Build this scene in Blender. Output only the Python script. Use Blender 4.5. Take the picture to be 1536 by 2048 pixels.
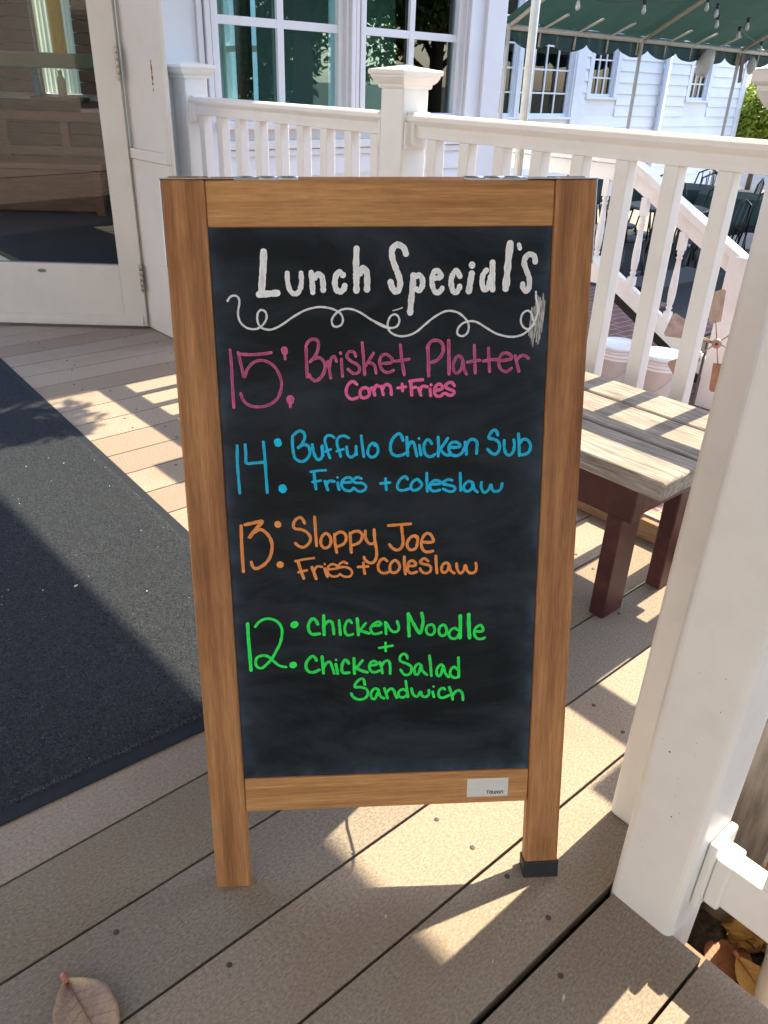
import bpy, bmesh, math, random, json
import numpy as np
from mathutils import Vector, Matrix, Quaternion
random.seed(7); rng = np.random.default_rng(7)
for o in list(bpy.data.objects): bpy.data.objects.remove(o, do_unlink=True)
S = bpy.context.scene; COL = S.collection
# ---------------------------------------------------------------- camera
cam = bpy.data.cameras.new('camera'); camo = bpy.data.objects.new('camera', cam); COL.objects.link(camo)
RIGHT = Vector((0.99815342, -0.05031001, 0.0340389)); FWD = Vector((0.06, 0.874, -0.482)).normalized()
RIGHT = Vector((0.998, -0.0503, 0.0340)); FWD = Vector((0.0600, 0.8742, -0.4814)).normalized()
RIGHT = (RIGHT - FWD * RIGHT.dot(FWD)).normalized(); UPV = RIGHT.cross(FWD)
M4 = Matrix((RIGHT, UPV, -FWD)).transposed().to_4x4(); M4.translation = Vector((-0.081, -0.754, 1.047))
camo.matrix_world = M4
cam.sensor_fit = 'VERTICAL'; cam.sensor_height = 36; cam.lens = 36 * 1570 / 2048
cam.clip_start = .02; cam.clip_end = 900
S.camera = camo
# ---------------------------------------------------------------- sky, sun, exposure
SUN_EL = math.radians(52.3); SUN_AZ = math.radians(39.0)
w = bpy.data.worlds.new('World'); S.world = w; w.use_nodes = True
nt = w.node_tree; bg = nt.nodes['Background']
sky = nt.nodes.new('ShaderNodeTexSky'); sky.sky_type = 'NISHITA'; sky.sun_disc = False
sky.sun_elevation = SUN_EL; sky.sun_rotation = math.pi / 2 - SUN_AZ
nt.links.new(sky.outputs[0], bg.inputs[0]); bg.inputs[1].default_value = 0.15
sl = bpy.data.lights.new('sun', 'SUN'); sl.energy = 2.45; sl.angle = math.radians(.55); sl.color = (1, .85, .62)
so = bpy.data.objects.new('sun', sl); COL.objects.link(so)
SD = Vector((math.cos(SUN_EL) * math.cos(SUN_AZ), math.cos(SUN_EL) * math.sin(SUN_AZ), math.sin(SUN_EL)))
so.rotation_euler = SD.to_track_quat('Z', 'Y').to_euler(); so.location = SD * 30
S.view_settings.view_transform = 'Standard'; S.view_settings.look = 'None'; S.view_settings.gamma = 1
S.view_settings.exposure = 2.22
S.render.engine = 'CYCLES'
# ---------------------------------------------------------------- deck frame: c along the boards, u along the railing
A = math.radians(38.2); EC = Vector((math.cos(A), math.sin(A), 0)); EU = Vector((math.sin(A), -math.cos(A), 0)); EZ = Vector((0, 0, 1))
def F(c, u, z=0.): return EC * c + EU * u + EZ * z
YARD = -.75
# ---------------------------------------------------------------- materials
def mat(name, col, col2=None, rough=.5, scale=20., stretch=(1, 1, 1), rotz=0., bump=0., bscale=None, detail=6., lo=.35, hi=.65, metal=0., spec=.5, attr=None, dirt=None, dscale=4., coat=0., sheen=0., trans=0., fine=None):
    m = bpy.data.materials.new(name); m.use_nodes = True; n = m.node_tree; N = n.nodes; L = n.links
    b = N['Principled BSDF']; b.inputs['Roughness'].default_value = rough; b.inputs['Metallic'].default_value = metal
    b.inputs['Specular IOR Level'].default_value = spec; b.inputs['Coat Weight'].default_value = coat
    b.inputs['Sheen Weight'].default_value = sheen
    tc = N.new('ShaderNodeTexCoord'); mp = N.new('ShaderNodeMapping'); L.new(tc.outputs['Object'], mp.inputs[0])
    if rotz:
        mr = N.new('ShaderNodeMapping'); mr.inputs['Rotation'].default_value = (0, 0, rotz); L.new(tc.outputs['Object'], mr.inputs[0]); L.new(mr.outputs[0], mp.inputs[0])
    mp.inputs['Scale'].default_value = stretch
    no = N.new('ShaderNodeTexNoise'); no.inputs['Scale'].default_value = scale; no.inputs['Detail'].default_value = detail; no.inputs['Roughness'].default_value = .62
    L.new(mp.outputs[0], no.inputs['Vector'])
    col = (*col, 1); out = None
    if col2 is not None:
        r = N.new('ShaderNodeValToRGB'); r.color_ramp.elements[0].position = lo; r.color_ramp.elements[1].position = hi
        r.color_ramp.elements[0].color = col; r.color_ramp.elements[1].color = (*col2, 1)
        L.new(no.outputs[0], r.inputs[0]); out = r.outputs[0]
    if fine:
        mf = N.new('ShaderNodeMapping'); mf.inputs['Scale'].default_value = fine[2]; L.new((mr if rotz else tc).outputs['Vector' if rotz else 'Object'], mf.inputs[0])
        nf_ = N.new('ShaderNodeTexNoise'); nf_.inputs['Scale'].default_value = fine[0]; nf_.inputs['Detail'].default_value = 5; nf_.inputs['Roughness'].default_value = .7; L.new(mf.outputs[0], nf_.inputs['Vector'])
        rf = N.new('ShaderNodeMapRange'); rf.inputs[1].default_value = .3; rf.inputs[2].default_value = .7; rf.inputs[3].default_value = 1 - fine[1]; rf.inputs[4].default_value = 1 + fine[1] * .6; L.new(nf_.outputs[0], rf.inputs[0])
        mx = N.new('ShaderNodeMix'); mx.data_type = 'RGBA'; mx.blend_type = 'MULTIPLY'; mx.inputs[0].default_value = 1
        L.new(out, mx.inputs[6]); L.new(rf.outputs[0], mx.inputs[7]); out = mx.outputs[2]
    if attr:
        at = N.new('ShaderNodeAttribute'); at.attribute_name = attr
        mx = N.new('ShaderNodeMix'); mx.data_type = 'RGBA'; mx.blend_type = 'MULTIPLY'; mx.inputs[0].default_value = 1
        if out: L.new(out, mx.inputs[6])
        else: mx.inputs[6].default_value = col
        L.new(at.outputs['Color'], mx.inputs[7]); out = mx.outputs[2]
    if dirt is not None:
        n2 = N.new('ShaderNodeTexNoise'); n2.inputs['Scale'].default_value = dscale; n2.inputs['Detail'].default_value = 8; n2.inputs['Roughness'].default_value = .7
        L.new(tc.outputs['Object'], n2.inputs['Vector'])
        r2 = N.new('ShaderNodeValToRGB'); r2.color_ramp.elements[0].position = .5; r2.color_ramp.elements[1].position = .78
        r2.color_ramp.elements[0].color = (0, 0, 0, 1); r2.color_ramp.elements[1].color = (.7, .7, .7, 1)
        L.new(n2.outputs[0], r2.inputs[0])
        mx = N.new('ShaderNodeMix'); mx.data_type = 'RGBA'; L.new(r2.outputs[0], mx.inputs[0])
        if out: L.new(out, mx.inputs[6])
        else: mx.inputs[6].default_value = col
        mx.inputs[7].default_value = (*dirt, 1); out = mx.outputs[2]
    if out: L.new(out, b.inputs['Base Color'])
    else: b.inputs['Base Color'].default_value = col
    if bump:
        bn = no
        if bscale:
            bn = N.new('ShaderNodeTexNoise'); bn.inputs['Scale'].default_value = bscale; bn.inputs['Detail'].default_value = 4; L.new(mp.outputs[0], bn.inputs['Vector'])
        bp = N.new('ShaderNodeBump'); bp.inputs['Strength'].default_value = 1; bp.inputs['Distance'].default_value = bump
        L.new(bn.outputs[0], bp.inputs['Height']); L.new(bp.outputs[0], b.inputs['Normal'])
    if trans:
        tr = N.new('ShaderNodeBsdfTranslucent'); ms = N.new('ShaderNodeMixShader'); ms.inputs[0].default_value = trans
        if out: L.new(out, tr.inputs[0])
        else: tr.inputs[0].default_value = col
        L.new(b.outputs[0], ms.inputs[1]); L.new(tr.outputs[0], ms.inputs[2]); L.new(ms.outputs[0], N['Material Output'].inputs[0])
    return m
def glass_mat(name, tint, refl=.06, rough=.0):
    m = bpy.data.materials.new(name); m.use_nodes = True; N = m.node_tree.nodes; L = m.node_tree.links
    N.remove(N['Principled BSDF'])
    t = N.new('ShaderNodeBsdfTransparent'); t.inputs[0].default_value = (*tint, 1)
    g = N.new('ShaderNodeBsdfGlossy'); g.inputs['Roughness'].default_value = rough
    fr = N.new('ShaderNodeFresnel'); fr.inputs[0].default_value = 1.5
    ad = N.new('ShaderNodeMath'); ad.operation = 'ADD'; ad.inputs[1].default_value = refl; L.new(fr.outputs[0], ad.inputs[0])
    ms = N.new('ShaderNodeMixShader'); L.new(ad.outputs[0], ms.inputs[0]); L.new(t.outputs[0], ms.inputs[1]); L.new(g.outputs[0], ms.inputs[2])
    L.new(ms.outputs[0], N['Material Output'].inputs[0]); return m
M = {}
M['deck'] = mat('composite_decking', (.195, .158, .122), (.48, .40, .315), rough=.75, scale=210, stretch=(.8, 1.5, 1.5), rotz=-A, bump=.0014, bscale=150, attr='tone', dirt=(.27, .19, .14), dscale=2.6, lo=.25, hi=.75, spec=.25, detail=4)
M['screw'] = mat('screw_head', (.06, .05, .045), rough=.6)
M['under'] = mat('deck_underside', (.02, .017, .014), rough=.9)
M['vinyl'] = mat('white_vinyl', (.82, .81, .79), (.78, .77, .745), rough=.36, scale=3, dirt=(.70, .68, .645), dscale=9)
M['paint'] = mat('white_paint', (.80, .79, .77), (.72, .70, .67), rough=.45, scale=2.5, dirt=(.58, .54, .49), dscale=3.5)
M['cream'] = mat('cream_paint', (.68, .65, .61), (.62, .59, .55), rough=.42, scale=3, dirt=(.60, .55, .48), dscale=5)
M['siding'] = mat('white_siding', (.66, .69, .73), (.60, .63, .67), rough=.5, scale=2)
M['woodv'] = mat('stained_cedar_upright', (.225, .086, .030), (.51, .25, .096), rough=.55, scale=6, stretch=(9, 9, .45), bump=.0004, lo=.32, hi=.68, dirt=(.19, .07, .025), dscale=3.5, spec=.3, fine=(60, .34, (8, 8, .35)))
M['woodh'] = mat('stained_cedar_crosswise', (.35, .155, .05), (.60, .315, .118), rough=.55, scale=6, stretch=(.55, 11, 13), bump=.0004, lo=.3, hi=.7, spec=.3, dirt=(.26, .11, .04), dscale=5, fine=(60, .3, (.4, 8, 8)))
M['steel'] = mat('zinc_steel', (.42, .44, .46), (.55, .57, .6), rough=.32, metal=.9, scale=30)
M['rubber'] = mat('black_rubber', (.012, .013, .016), rough=.6)
M['rubberedge'] = mat('mat_border_rubber', (.016, .021, .028), (.022, .027, .034), rough=.7, spec=.2, scale=60, bump=.0002)
M['pile'] = mat('charcoal_mat_pile', (.013, .019, .027), (.062, .068, .074), rough=.95, scale=200, bump=.0035, bscale=420, lo=.3, hi=.75, spec=.05, dirt=(.035, .038, .042), dscale=9)
M['lint'] = mat('pale_debris', (.6, .55, .45), rough=.8)
M['weathered'] = mat('weathered_plank', (.19, .168, .142), (.43, .395, .35), rough=.85, scale=7, stretch=(14, 1, 20), rotz=-A, bump=.002, lo=.33, hi=.64, dirt=(.22, .175, .125), dscale=6, spec=.2, fine=(50, .5, (9, .3, 9)))
M['maroon'] = mat('maroon_paint', (.042, .0095, .010), (.066, .016, .016), rough=.45, scale=8, dirt=(.13, .055, .05), dscale=22)
M['brown_board'] = mat('brown_board', (.22, .13, .07), (.34, .21, .12), rough=.7, scale=10, stretch=(2, 2, 20))
M['greyboard'] = mat('grey_weathered_board', (.12, .105, .09), (.30, .27, .24), rough=.85, scale=8, stretch=(8, 8, .7), bump=.001)
M['oak'] = mat('dark_interior_wood', (.055, .023, .010), (.11, .05, .024), rough=.45, scale=7, stretch=(1, 6, 8))
M['oak2'] = mat('oak_furniture', (.085, .032, .015), (.135, .058, .028), rough=.4, scale=7, stretch=(1, 6, 8))
M['inwall'] = mat('interior_wall', (.09, .135, .135), (.07, .105, .105), rough=.7, scale=2)
M['infloor'] = mat('interior_floor', (.03, .03, .035), rough=.6)
M['glass'] = glass_mat('window_glass', (.62, .86, .86), .05)
M['darkglass'] = glass_mat('reflective_glass', (.42, .72, .74), .01)
M['doorglass'] = glass_mat('door_glass', (.80, .77, .72), -.012)
M['brass'] = mat('dull_hinge_metal', (.38, .35, .30), rough=.4, metal=.8)
M['pushbar'] = mat('green_grey_push_bar', (.17, .25, .22), (.24, .33, .30), rough=.5, scale=8)
M['teal'] = mat('teal_bottle', (.03, .42, .56), rough=.25, trans=.55)
M['ivory'] = mat('ivory_bottle', (.75, .72, .58), rough=.3, trans=.5)
M['sheer'] = mat('pale_green_sheer', (.62, .76, .68), (.46, .62, .54), rough=.9, scale=14, stretch=(6, 6, .2), trans=.6)
M['yellow'] = mat('yellow_curtain', (.75, .56, .08), (.62, .42, .05), rough=.9, scale=14, stretch=(6, 6, .2), trans=.5)
M['canvas'] = mat('green_canvas', (.019, .056, .047), (.026, .068, .056), rough=.8, scale=3, trans=.22)
M['valance'] = mat('dark_green_valance', (.008, .038, .038), (.012, .046, .045), rough=.8, scale=3, trans=.05)
M['pole'] = mat('tan_painted_tube', (.52, .46, .38), (.44, .39, .32), rough=.5, scale=12)
M['blackmetal'] = mat('black_metal', (.012, .013, .015), rough=.4)
M['darkcloth'] = mat('dark_green_cloth', (.014, .035, .032), (.02, .045, .04), rough=.85, scale=10)
M['bulb'] = mat('clear_bulb', (.40, .40, .38), rough=.12, spec=.8)
M['greyshade'] = mat('grey_lamp_shade', (.46, .42, .38), rough=.5)
M['browncloth'] = mat('brown_cloth', (.16, .09, .06), rough=.9)
M['copper'] = mat('weathered_copper', (.30, .19, .13), (.42, .30, .22), rough=.55, metal=.3, scale=25, dirt=(.28, .17, .10), dscale=14)
M['iron'] = mat('dark_iron_rod', (.07, .06, .055), rough=.6)
M['bucket'] = mat('white_bucket_plastic', (.78, .78, .76), (.72, .72, .70), rough=.4, scale=4)
M['leafdry'] = mat('dry_leaf', (.56, .41, .23), (.44, .32, .24), rough=.6, scale=26, lo=.38, hi=.62, dirt=(.17, .11, .10), dscale=34, fine=(300, .25, (1, 1, 1)))
M['leafdry2'] = mat('ochre_leaf', (.62, .42, .13), (.50, .27, .09), rough=.6, scale=30)
M['leafvein'] = mat('leaf_vein', (.27, .135, .075), rough=.6)
M['stemred'] = mat('leaf_stalk', (.42, .15, .10), rough=.4)
M['mulch'] = mat('dark_mulch', (.02, .015, .011), (.09, .065, .045), rough=.95, scale=60, bump=.012, bscale=45)
M['bark'] = mat('ochre_bark', (.50, .31, .10), (.26, .15, .05), rough=.95, spec=.1, scale=14, stretch=(1, 8, 8), bump=.006)
M['driftwood'] = mat('bleached_driftwood', (.82, .79, .72), (.70, .66, .58), rough=.7, scale=12)
M['terracotta'] = mat('terracotta', (.50, .17, .08), (.42, .13, .06), rough=.7, scale=12)
M['stone'] = mat('edging_stone', (.30, .25, .19), (.20, .165, .125), rough=.9, scale=14, bump=.003)
M['trunk'] = mat('tree_bark', (.10, .075, .055), (.17, .13, .10), rough=.9, scale=8, stretch=(5, 5, 1), bump=.01)
M['green1'] = mat('bright_leaves', (.16, .24, .018), (.26, .32, .03), rough=.5, scale=9, trans=.35)
M['green2'] = mat('deep_leaves', (.035, .09, .018), (.07, .14, .03), rough=.5, scale=6, trans=.25)
M['soffit'] = mat('porch_soffit', (.56, .47, .36), rough=.7)
M['rooftop'] = mat('roof_shingle', (.08, .08, .085), rough=.9)
M['ground'] = mat('far_ground', (.06, .075, .04), (.09, .10, .06), rough=.95, scale=.6)
M['shade_dark'] = mat('shade_dark', (.012, .014, .017), (.022, .024, .027), rough=.95, scale=40)  # near-black colour standing in for shade on the paving, reused on the stair treads
M['concrete'] = mat('pale_paving', (.27, .215, .18), (.33, .27, .225), rough=.9, scale=3)
M['sticker'] = mat('sticker_paper', (.60, .58, .55), (.66, .64, .61), rough=.5, scale=60, stretch=(.3, 1, 3))
M['ink'] = mat('sticker_ink', (.02, .02, .02), rough=.5)
M['rust'] = mat('bare_rust_patch', (.22, .09, .045), (.32, .15, .08), rough=.9, scale=60)
M['oval'] = mat('grey_metal_disc', (.22, .22, .20), rough=.4, metal=.5)
# brick paving
def brick_mat():
    m = bpy.data.materials.new('brick_paving'); m.use_nodes = True; N = m.node_tree.nodes; L = m.node_tree.links; b = N['Principled BSDF']
    tc = N.new('ShaderNodeTexCoord'); mp = N.new('ShaderNodeMapping'); mp.inputs['Rotation'].default_value = (0, 0, -A + .05); L.new(tc.outputs['Object'], mp.inputs[0])
    br = N.new('ShaderNodeTexBrick'); br.inputs['Scale'].default_value = 1; br.inputs['Brick Width'].default_value = .2; br.inputs['Row Height'].default_value = .1
    br.inputs['Mortar Size'].default_value = .006; br.inputs['Color1'].default_value = (.15, .062, .052, 1); br.inputs['Color2'].default_value = (.20, .09, .076, 1); br.inputs['Mortar'].default_value = (.30, .24, .20, 1)
    L.new(mp.outputs[0], br.inputs[0]); L.new(br.outputs[0], b.inputs['Base Color']); b.inputs['Roughness'].default_value = .9
    return m
M['brick'] = brick_mat()
# chalkboard: near black with wiped chalk residue
def board_mat():
    m = bpy.data.materials.new('chalkboard'); m.use_nodes = True; N = m.node_tree.nodes; L = m.node_tree.links; b = N['Principled BSDF']
    tc = N.new('ShaderNodeTexCoord')
    mp = N.new('ShaderNodeMapping'); mp.inputs['Scale'].default_value = (2.2, 1, 6); mp.inputs['Rotation'].default_value = (0, .35, 0); L.new(tc.outputs['Object'], mp.inputs[0])
    n1 = N.new('ShaderNodeTexNoise'); n1.inputs['Scale'].default_value = 2.2; n1.inputs['Detail'].default_value = 9; n1.inputs['Roughness'].default_value = .68; n1.inputs['Distortion'].default_value = .8; L.new(mp.outputs[0], n1.inputs[0])
    r = N.new('ShaderNodeValToRGB'); r.color_ramp.elements[0].position = .42; r.color_ramp.elements[0].color = (.005, .0075, .009, 1)
    r.color_ramp.elements[1].position = .9; r.color_ramp.elements[1].color = (.042, .054, .066, 1); L.new(n1.outputs[0], r.inputs[0])
    # chalk haze rubbed into the rim of the board (distance to the nearest edge)
    sx = N.new('ShaderNodeSeparateXYZ'); L.new(tc.outputs['Object'], sx.inputs[0])
    def mth(op, a, bb=None):
        k = N.new('ShaderNodeMath'); k.operation = op
        for i, v in enumerate((a, bb)):
            if v is None: continue
            if isinstance(v, (int, float)): k.inputs[i].default_value = v
            else: L.new(v, k.inputs[i])
        return k.outputs[0]
    dx = mth('SUBTRACT', .2045, mth('ABSOLUTE', sx.outputs[0])); dz = mth('SUBTRACT', sx.outputs[2], .175); dz2 = mth('SUBTRACT', .93, sx.outputs[2])
    d = mth('MINIMUM', mth('MINIMUM', dx, dz), dz2)
    n3 = N.new('ShaderNodeTexNoise'); n3.inputs['Scale'].default_value = 28; n3.inputs['Detail'].default_value = 6; L.new(tc.outputs['Object'], n3.inputs[0])
    e = mth('MULTIPLY', mth('POWER', 2.718, mth('MULTIPLY', d, -75.)), mth('POWER', n3.outputs[0], 2.0))
    mx = N.new('ShaderNodeMix'); mx.data_type = 'RGBA'; L.new(mth('MINIMUM', mth('MULTIPLY', e, 1.3), .8), mx.inputs[0]); L.new(r.outputs[0], mx.inputs[6]); mx.inputs[7].default_value = (.09, .13, .20, 1)
    L.new(mx.outputs[2], b.inputs['Base Color'])
    rr = N.new('ShaderNodeMapRange'); rr.inputs[3].default_value = .38; rr.inputs[4].default_value = .6; L.new(n1.outputs[0], rr.inputs[0]); L.new(rr.outputs[0], b.inputs['Roughness'])
    b.inputs['Specular IOR Level'].default_value = .12
    return m
M['board'] = board_mat()
def chalk(name, c, dark, lo, hi, sc=900):
    return mat(name, dark, c, rough=.75, scale=sc * .25, stretch=(1, 1, .35), lo=lo, hi=hi, detail=3, attr='pool', fine=(1400, .07, (1, 1, .15)))
M['ch_white'] = chalk('white_chalk_marker', (.93, .94, .96), (.74, .78, .85), .33, .5)
M['ch_pinkf'] = chalk('faded_pink_chalk_marker', (.88, .17, .40), (.58, .09, .26), .35, .65)
M['ch_pink'] = chalk('pink_chalk_marker', (1, .17, .43), (.95, .12, .36), .3, .55)
M['ch_blue'] = chalk('blue_chalk_marker', (.0, .60, .97), (.0, .46, .80), .3, .55)
M['ch_orange'] = chalk('orange_chalk_marker', (1, .36, .09), (1, .27, .04), .3, .55)
M['ch_green'] = chalk('green_chalk_marker', (.02, .99, .12), (.01, .86, .07), .3, .55)
# ---------------------------------------------------------------- builders
class B:
    """collects shapes in world space; build() links them as one mesh object under a parent"""
    def __init__(s): s.bm = bmesh.new()
    def hexa(s, P, mi=0):
        v = [s.bm.verts.new(p) for p in P]
        for f in ((0, 3, 2, 1), (4, 5, 6, 7), (0, 1, 5, 4), (1, 2, 6, 5), (2, 3, 7, 6), (3, 0, 4, 7)):
            fc = s.bm.faces.new([v[i] for i in f]); fc.material_index = mi
        return s
    def cu(s, c0, c1, u0, u1, z0, z1):           # box in the deck frame (handed so that faces point out)
        return s.hexa([F(c0, u0, z0), F(c0, u1, z0), F(c1, u1, z0), F(c1, u0, z0), F(c0, u0, z1), F(c0, u1, z1), F(c1, u1, z1), F(c1, u0, z1)])
    def xyz(s, x0, x1, y0, y1, z0, z1):
        return s.hexa([Vector(p) for p in ((x0, y0, z0), (x1, y0, z0), (x1, y1, z0), (x0, y1, z0), (x0, y0, z1), (x1, y0, z1), (x1, y1, z1), (x0, y1, z1))])
    def ob(s, o, ax, ay, az, a, b, c):           # box on arbitrary axes, a,b,c = (min,max)
        q = lambda i, j, k: o + ax * a[i] + ay * b[j] + az * c[k]
        return s.hexa([q(0, 0, 0), q(1, 0, 0), q(1, 1, 0), q(0, 1, 0), q(0, 0, 1), q(1, 0, 1), q(1, 1, 1), q(0, 1, 1)])
    def tube(s, pts, r, n=10, cap=True):
        pts = [Vector(p) for p in pts]; rr = r if isinstance(r, (list, tuple)) else [r] * len(pts); rings = []
        prev = None
        for i, p in enumerate(pts):
            t = (pts[min(i + 1, len(pts) - 1)] - pts[max(i - 1, 0)]).normalized()
            if prev is None:
                a = t.orthogonal().normalized()
            else:
                a = (prev - t * prev.dot(t)).normalized()
            prev = a; b = t.cross(a)
            rings.append([s.bm.verts.new(p + (a * math.cos(2 * math.pi * k / n) + b * math.sin(2 * math.pi * k / n)) * rr[i]) for k in range(n)])
        for i in range(len(rings) - 1):
            for k in range(n): s.bm.faces.new((rings[i][k], rings[i][(k + 1) % n], rings[i + 1][(k + 1) % n], rings[i + 1][k])).smooth = True
        if cap: s.bm.faces.new(rings[0][::-1]); s.bm.faces.new(rings[-1])
        return s
    def lathe(s, base, prof, n=24, axis=EZ, cap=True):
        axis = Vector(axis).normalized(); a = axis.orthogonal().normalized(); b = axis.cross(a); base = Vector(base); rings = []
        for r, h in prof: rings.append([s.bm.verts.new(base + axis * h + (a * math.cos(2 * math.pi * k / n) + b * math.sin(2 * math.pi * k / n)) * r) for k in range(n)])
        for i in range(len(rings) - 1):
            for k in range(n): s.bm.faces.new((rings[i][k], rings[i][(k + 1) % n], rings[i + 1][(k + 1) % n], rings[i + 1][k])).smooth = True
        if cap: s.bm.faces.new(rings[0][::-1]); s.bm.faces.new(rings[-1])
        return s
    def sqlathe(s, base, prof, ax=EC, ay=EU):    # square sections stacked up: (half width, height)
        rings = []
        for r, h in prof: rings.append([s.bm.verts.new(base + EZ * h + ax * (r * i) + ay * (r * j)) for i, j in ((-1, -1), (-1, 1), (1, 1), (1, -1))])
        for i in range(len(rings) - 1):
            for k in range(4): s.bm.faces.new((rings[i][k], rings[i][(k + 1) % 4], rings[i + 1][(k + 1) % 4], rings[i + 1][k]))
        s.bm.faces.new(rings[0][::-1]); s.bm.faces.new(rings[-1]); return s
    def prism(s, poly, ext):                      # planar polygon (3d points) pushed along ext
        ext = Vector(ext); a = [s.bm.verts.new(Vector(p)) for p in poly]; b = [s.bm.verts.new(Vector(p) + ext) for p in poly]; n = len(a)
        s.bm.faces.new(a[::-1]); s.bm.faces.new(b)
        for i in range(n): s.bm.faces.new((a[i], a[(i + 1) % n], b[(i + 1) % n], b[i]))
        return s
    def ball(s, p, r, sub=2, squash=(1, 1, 1)):
        m = Matrix.Translation(Vector(p)) @ Matrix.Diagonal((*squash, 1)) 
        g = bmesh.ops.create_icosphere(s.bm, subdivisions=sub, radius=r, matrix=m)
        for v in g['verts']:
            for f in v.link_faces: f.smooth = True
        return s
    def build(s, name, m, parent=None, bevel=0, seg=2, props=None, label=None, fix=True):
        if fix: bmesh.ops.recalc_face_normals(s.bm, faces=s.bm.faces)
        off = WL.get(parent.name, Vector((0, 0, 0))) if parent else Vector((0, 0, 0))
        if off.length: bmesh.ops.translate(s.bm, verts=s.bm.verts, vec=-off)
        me = bpy.data.meshes.new(name); s.bm.to_mesh(me); s.bm.free()
        for q in (m if isinstance(m, list) else [m]): me.materials.append(q)
        o = bpy.data.objects.new(name, me); COL.objects.link(o)
        if parent: o.parent = parent; WL[o.name] = off
        else: WL[o.name] = Vector((0, 0, 0))
        if bevel:
            bv = o.modifiers.new('bevel', 'BEVEL'); bv.width = bevel; bv.segments = seg; bv.limit_method = 'ANGLE'; bv.angle_limit = math.radians(35)
            bv.harden_normals = False
        if label: o['label'] = label
        for k, v in (props or {}).items(): o[k] = v
        return o
WL = {}
def thing(name, label, cat, loc=(0, 0, 0), group=None):
    o = bpy.data.objects.new(name, None); COL.objects.link(o); o.location = loc; o.empty_display_size = .1
    o['label'] = label; o['category'] = cat
    if group: o['group'] = group
    WL[o.name] = Vector(loc); return o
def tag(o, label, cat, group=None):
    o['label'] = label; o['category'] = cat
    if group: o['group'] = group
    return o
def copytree(o, delta, parent=None):
    c = o.copy(); COL.objects.link(c)
    if parent: c.parent = parent
    else: c.location = o.location + Vector(delta)
    for ch in list(o.children): copytree(ch, delta, c)
    return c
ST = {'kind': 'structure'}
# ================================================================ DECK
P0 = -.070; PITCH = .1445
b = B(); tones = []
def board(u0, u1, c0, c1, t):
    b.cu(c0, c1, u0, u1, -.025, 0); tones.extend([t] * 6)
k = -7
while True:
    ua = -.070 - PITCH * k; k += 1                 # gap line ua; the board lies at smaller u
    ub = ua - PITCH
    if ua < -4.4: break
    gap = .0045
    if abs(ua - .219) < .01: ua -= .004; 
    gw = .010 if abs(ub - .219) < .01 else gap
    t = 0.89 + .20 * rng.random()
    tw = (t * (1 + .012 * rng.normal()), t, t * (1 + .012 * rng.normal()))
    if ub > .21: cend = .256 if ub < .3 else .262
    elif ub < -2.62: cend = 1.06
    else: cend = 1.345
    board(ub + gw / 2, ua - gap / 2, -2.9, cend, tw)
me_deck = b
bm = b.bm; bm.faces.ensure_lookup_table()
lay = bm.loops.layers.color.new('tone')
for f, t in zip(bm.faces, tones):
    for l in f.loops: l[lay] = (*t, 1)
# screw heads, two to a joist line on every board
nf = len(bm.faces)
for cj in (-1.9, -1.5, -1.1, -.7, -.3, .085, .49, .9):
    for kk in range(-3, 27):
        for q in (.028, .115):
            u = -.070 - PITCH * kk - q + rng.normal() * .006; c = cj + rng.normal() * .012 + (.06 if kk % 3 else -.02)
            if u > .2 and c > .2 or c > 1.0 and u < -2.6: continue
            if rng.random() < .35: continue
            b.lathe(F(c, u, -.001), [(.0042, 0), (.0046, .0018), (.002, .0022)], n=8)
bm.faces.ensure_lookup_table()
for f in bm.faces[nf:]:
    f.material_index = 1
    for l in f.loops: l[lay] = (1, 1, 1, 1)
deck = b.build('deck', [M['deck'], M['screw']], bevel=.0075, seg=3, props=ST)
b = B(); b.cu(-2.9, 1.3, -4.4, .21, -.12, -.045); b.cu(-2.9, .25, .211, 1.3, -.12, -.045)
b.build('deck_substructure', M['under'], props=ST)
b = B(); b.cu(1.3465, 1.37, -2.8, .215, YARD, -.002); b.cu(.264, .284, .33, 1.3, YARD, -.03); b.cu(.47, 1.345, .216, .236, YARD, -.002)
b.build('deck_fascia', M['brown_board'], props=ST)
# ================================================================ YARD GROUND
def sheet(name, z, pts, m):
    b = B(); b.bm.faces.new([b.bm.verts.new(Vector((*p, z))) for p in pts]); return b.build(name, m, props=ST, fix=False)
def cq(c0, c1, u0, u1): return [F(c0, u0).xy, F(c0, u1).xy, F(c1, u1).xy, F(c1, u0).xy]
sheet('ground', YARD - .012, [(-400, -400), (400, -400), (400, 400), (-400, 400)], M['ground'])
sheet('brick_patio', YARD, cq(1.1, 6.6, -6.4, 3), M['brick'])
sheet('canopy_shade_patch', YARD - .004, cq(6.6, 10.3, -6.9, 3), M['shade_dark'])  # dark sheet paints the canopy's shade into the ground colour
sheet('pale_paving', YARD - .008, cq(6.6, 24, -12, 3), M['concrete'])
# ================================================================ RESTAURANT BUILDING
bld = thing('restaurant_building', 'white clapboard restaurant wing with tall paned windows behind the porch railing', 'building', F(1.08, -2.85, 0))
UW = -2.8563; ZT = 3.9
def opening_wall(b, box, horiz, h0, h1, holes):   # box(h0,h1,z0,z1) adds a slab; holes=(a0,a1,z0,z1)
    hs = sorted(holes); x = h0
    for a0, a1, z0, z1 in hs:
        box(x, a0, horiz[0], horiz[1]); box(a0, a1, horiz[0], z0); box(a0, a1, z1, horiz[1]); x = a1
    box(x, h1, horiz[0], horiz[1])
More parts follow.
